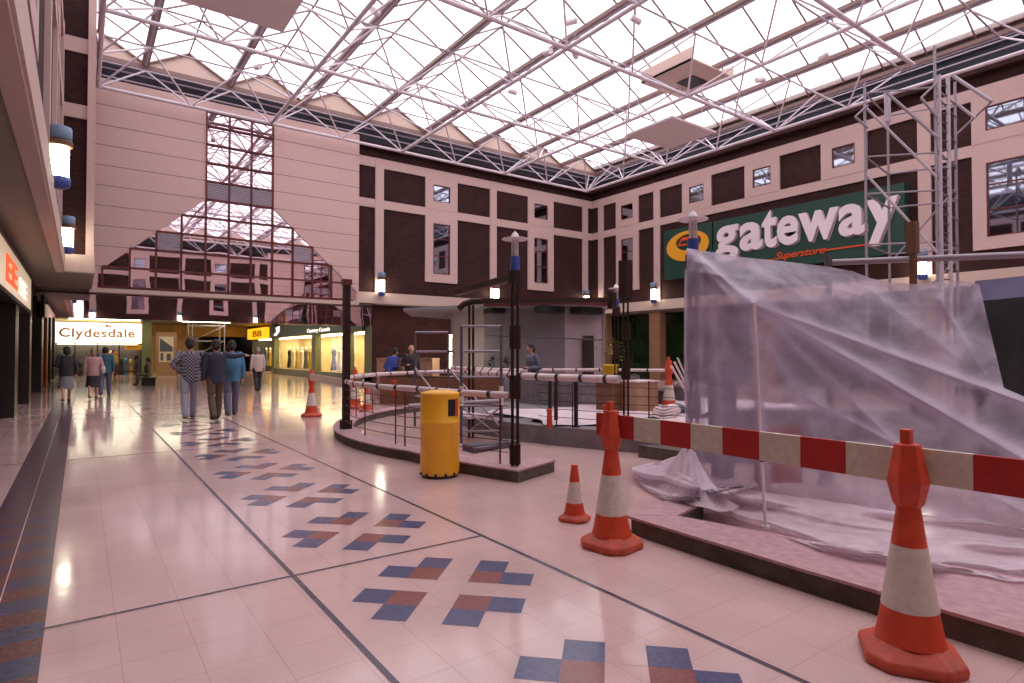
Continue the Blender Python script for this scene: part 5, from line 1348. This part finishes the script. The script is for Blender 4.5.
    if not bald:
        mb = MB(); mb.ball(V(0, .008, 1.652+zo), .102*k, 14, 10, .95, .98, 1.10)
        if hair_len: mb.ball(V(0, -.045, 1.585+zo), (.075+hair_len*.2)*k, 10, 8, 1, .8, 1.2)
        mb.ball(V(0, -.03, 1.60+zo), .085*k, 10, 8); mb.build('hair', hair, t)
    return t, V
toA = pi/2
t, V = person((2.03, 15.35, 0), toA-.02, 'man in plaid shirt and pale jeans walking away, left of the three friends', 1.84, 'plaid', 'denim', arms=['hip', 'side'], seed=1)
t, V = person((2.47, 14.75, 0), toA+.05, 'person in dark jacket and brown trousers walking away, middle of the three friends', 1.80, 'navy', 'brown_cloth', arms=['down', 'side'], seed=2)
t, V = person((2.93, 15.45, 0), toA-.08, 'person with dark clothes and blue rucksack walking away, right of the three friends', 1.80, 'sky_blue', 'grey_blue', arms=['side', 'down'], seed=3)
bb = V(0, -.26, 1.22)
tb = thing('rucksack', 'bright blue rucksack on the back of the right-hand friend', 'rucksack', bb)
mb = MB(); mb.ball(bb, .19, 12, 9, .95, .5, 1.15); mb.build('bag', 'sky_blue', tb)
mb = MB()
for s in (-1, 1): mb.path([V(s*.10, -.16, 1.10), V(s*.12, -.14, 1.3), V(s*.12, -.02, 1.50), V(s*.12, .10, 1.36)], .014, 6)
mb.build('strap', 'grey_blue', tb)
person((5.6, 24.6, 0), toA, 'person in pale jacket walking away far behind the three friends', 1.72, 'pale_cloth', 'charcoal', hair='hair_grey', seed=4, arms=['down', 'down'])
person((-.33, 22.9, 0), toA+.1, 'woman in dark coat and grey skirt walking away beside the left shopfronts', 1.70, 'charcoal', skirt='grey_cloth', coat=False, hair_len=.1, seed=5, arms=['bent', 'down'])
t, V = person((.36, 23.9, 0), toA, 'woman in pink cardigan and black skirt walking away with a shoulder bag', 1.64, 'pink_cloth', skirt='charcoal', hair='hair_blond', hair_len=.05, seed=6, arms=['down', 'bent'])
bb = V(.27, .0, 1.02); tb = thing('shoulder_bag', 'pale pink shoulder bag hanging at the side of the woman in pink', 'bag', bb)
MB().ball(bb, .17, 12, 9, .5, 1.0, .9).build('pouch', 'pale_cloth', tb)
mb = MB(); mb.path([V(.25, -.12, 1.08), V(.19, -.04, 1.46), V(.26, .12, 1.08)], .012, 6); mb.build('strap', 'pale_cloth', tb)
person((.72, 25.3, 0), toA-.1, 'person in teal jacket walking just ahead of the woman in pink', 1.72, 'teal', 'grey_blue', seed=7, arms=['bent', 'down'])
q = at_z(137, 380, 0)
t, V = person((q.x, q.y-6.5, 0), pi, 'person in olive clothes sitting on a bench before the bank window', 1.72, 'olive', 'olive', pose='sit', seed=8, arms=['down', 'bent'])
o_ = V(0, 0, 0); tb = thing('bench', 'plain bench under the seated person before the bank', 'bench', (o_.x, o_.y, 0))
MB().box(o_.x-.25, o_.x+.3, o_.y-.8, o_.y+.8, .33, .38).build('seat', 'dark_frame', tb)
for s in (-.7, .64): MB().box(o_.x-.2, o_.x+.25, o_.y+s, o_.y+s+.06, 0, .33).build('leg', 'dark_frame', tb)
for i, (px, d, c1, c2, l_) in enumerate(((176, 41, 'charcoal', 'grey_blue', 'distant person in dark clothes deep in the passage beside the scaffold'), (113, 37, 'garment_gold', 'charcoal', 'distant person in a tan top by the bank window'))):
    q = at_d(px, 370, d); person((q.x, q.y, 0), [toA, -toA][i], l_, 1.7, c1, c2, seed=10+i, pose='stand', arms=['down', 'down'])
q = at_d(534, 380, 15.3); person((q.x, q.y, 0), pi*.95, 'workman in blue jacket bending beside the thick handrail before the kiosk', 1.74, 'grey_blue', 'navy', pose='stand', seed=12, arms=['bent', 'bent'], lean=.12)
q = at_d(411, 380, 18.6); person((q.x, q.y, 0), -toA-.3, 'bald workman in dark overalls behind the terrace', 1.76, 'charcoal', 'charcoal', pose='stand', seed=13, arms=['down', 'bent'], bald=True)
q = at_d(389, 380, 18.8); person((q.x, q.y, 0), 0.2, 'workman in bright blue top bending over the beige crate', 1.66, 'royal', 'navy', pose='stand', seed=14, arms=['bent', 'bent'], lean=.35)

# ------------------------------------------------------------------ light
w = bpy.data.worlds.new('overcast'); S.world = w; w.use_nodes = True
w.node_tree.nodes['Background'].inputs[0].default_value = (1.0, .93, 1.03, 1)
w.node_tree.nodes['Background'].inputs[1].default_value = 2.45
S.view_settings.view_transform = 'Standard'; S.view_settings.look = 'None'; S.view_settings.gamma = 1
S.view_settings.exposure = 0.0
S.view_settings.use_curve_mapping = False
S.cycles.max_bounces = 8; S.cycles.diffuse_bounces = 4; S.cycles.glossy_bounces = 4; S.cycles.transparent_max_bounces = 16
S.cycles.use_denoising = True; S.cycles.caustics_reflective = False; S.cycles.caustics_refractive = False
S.cycles.sample_clamp_indirect = 6
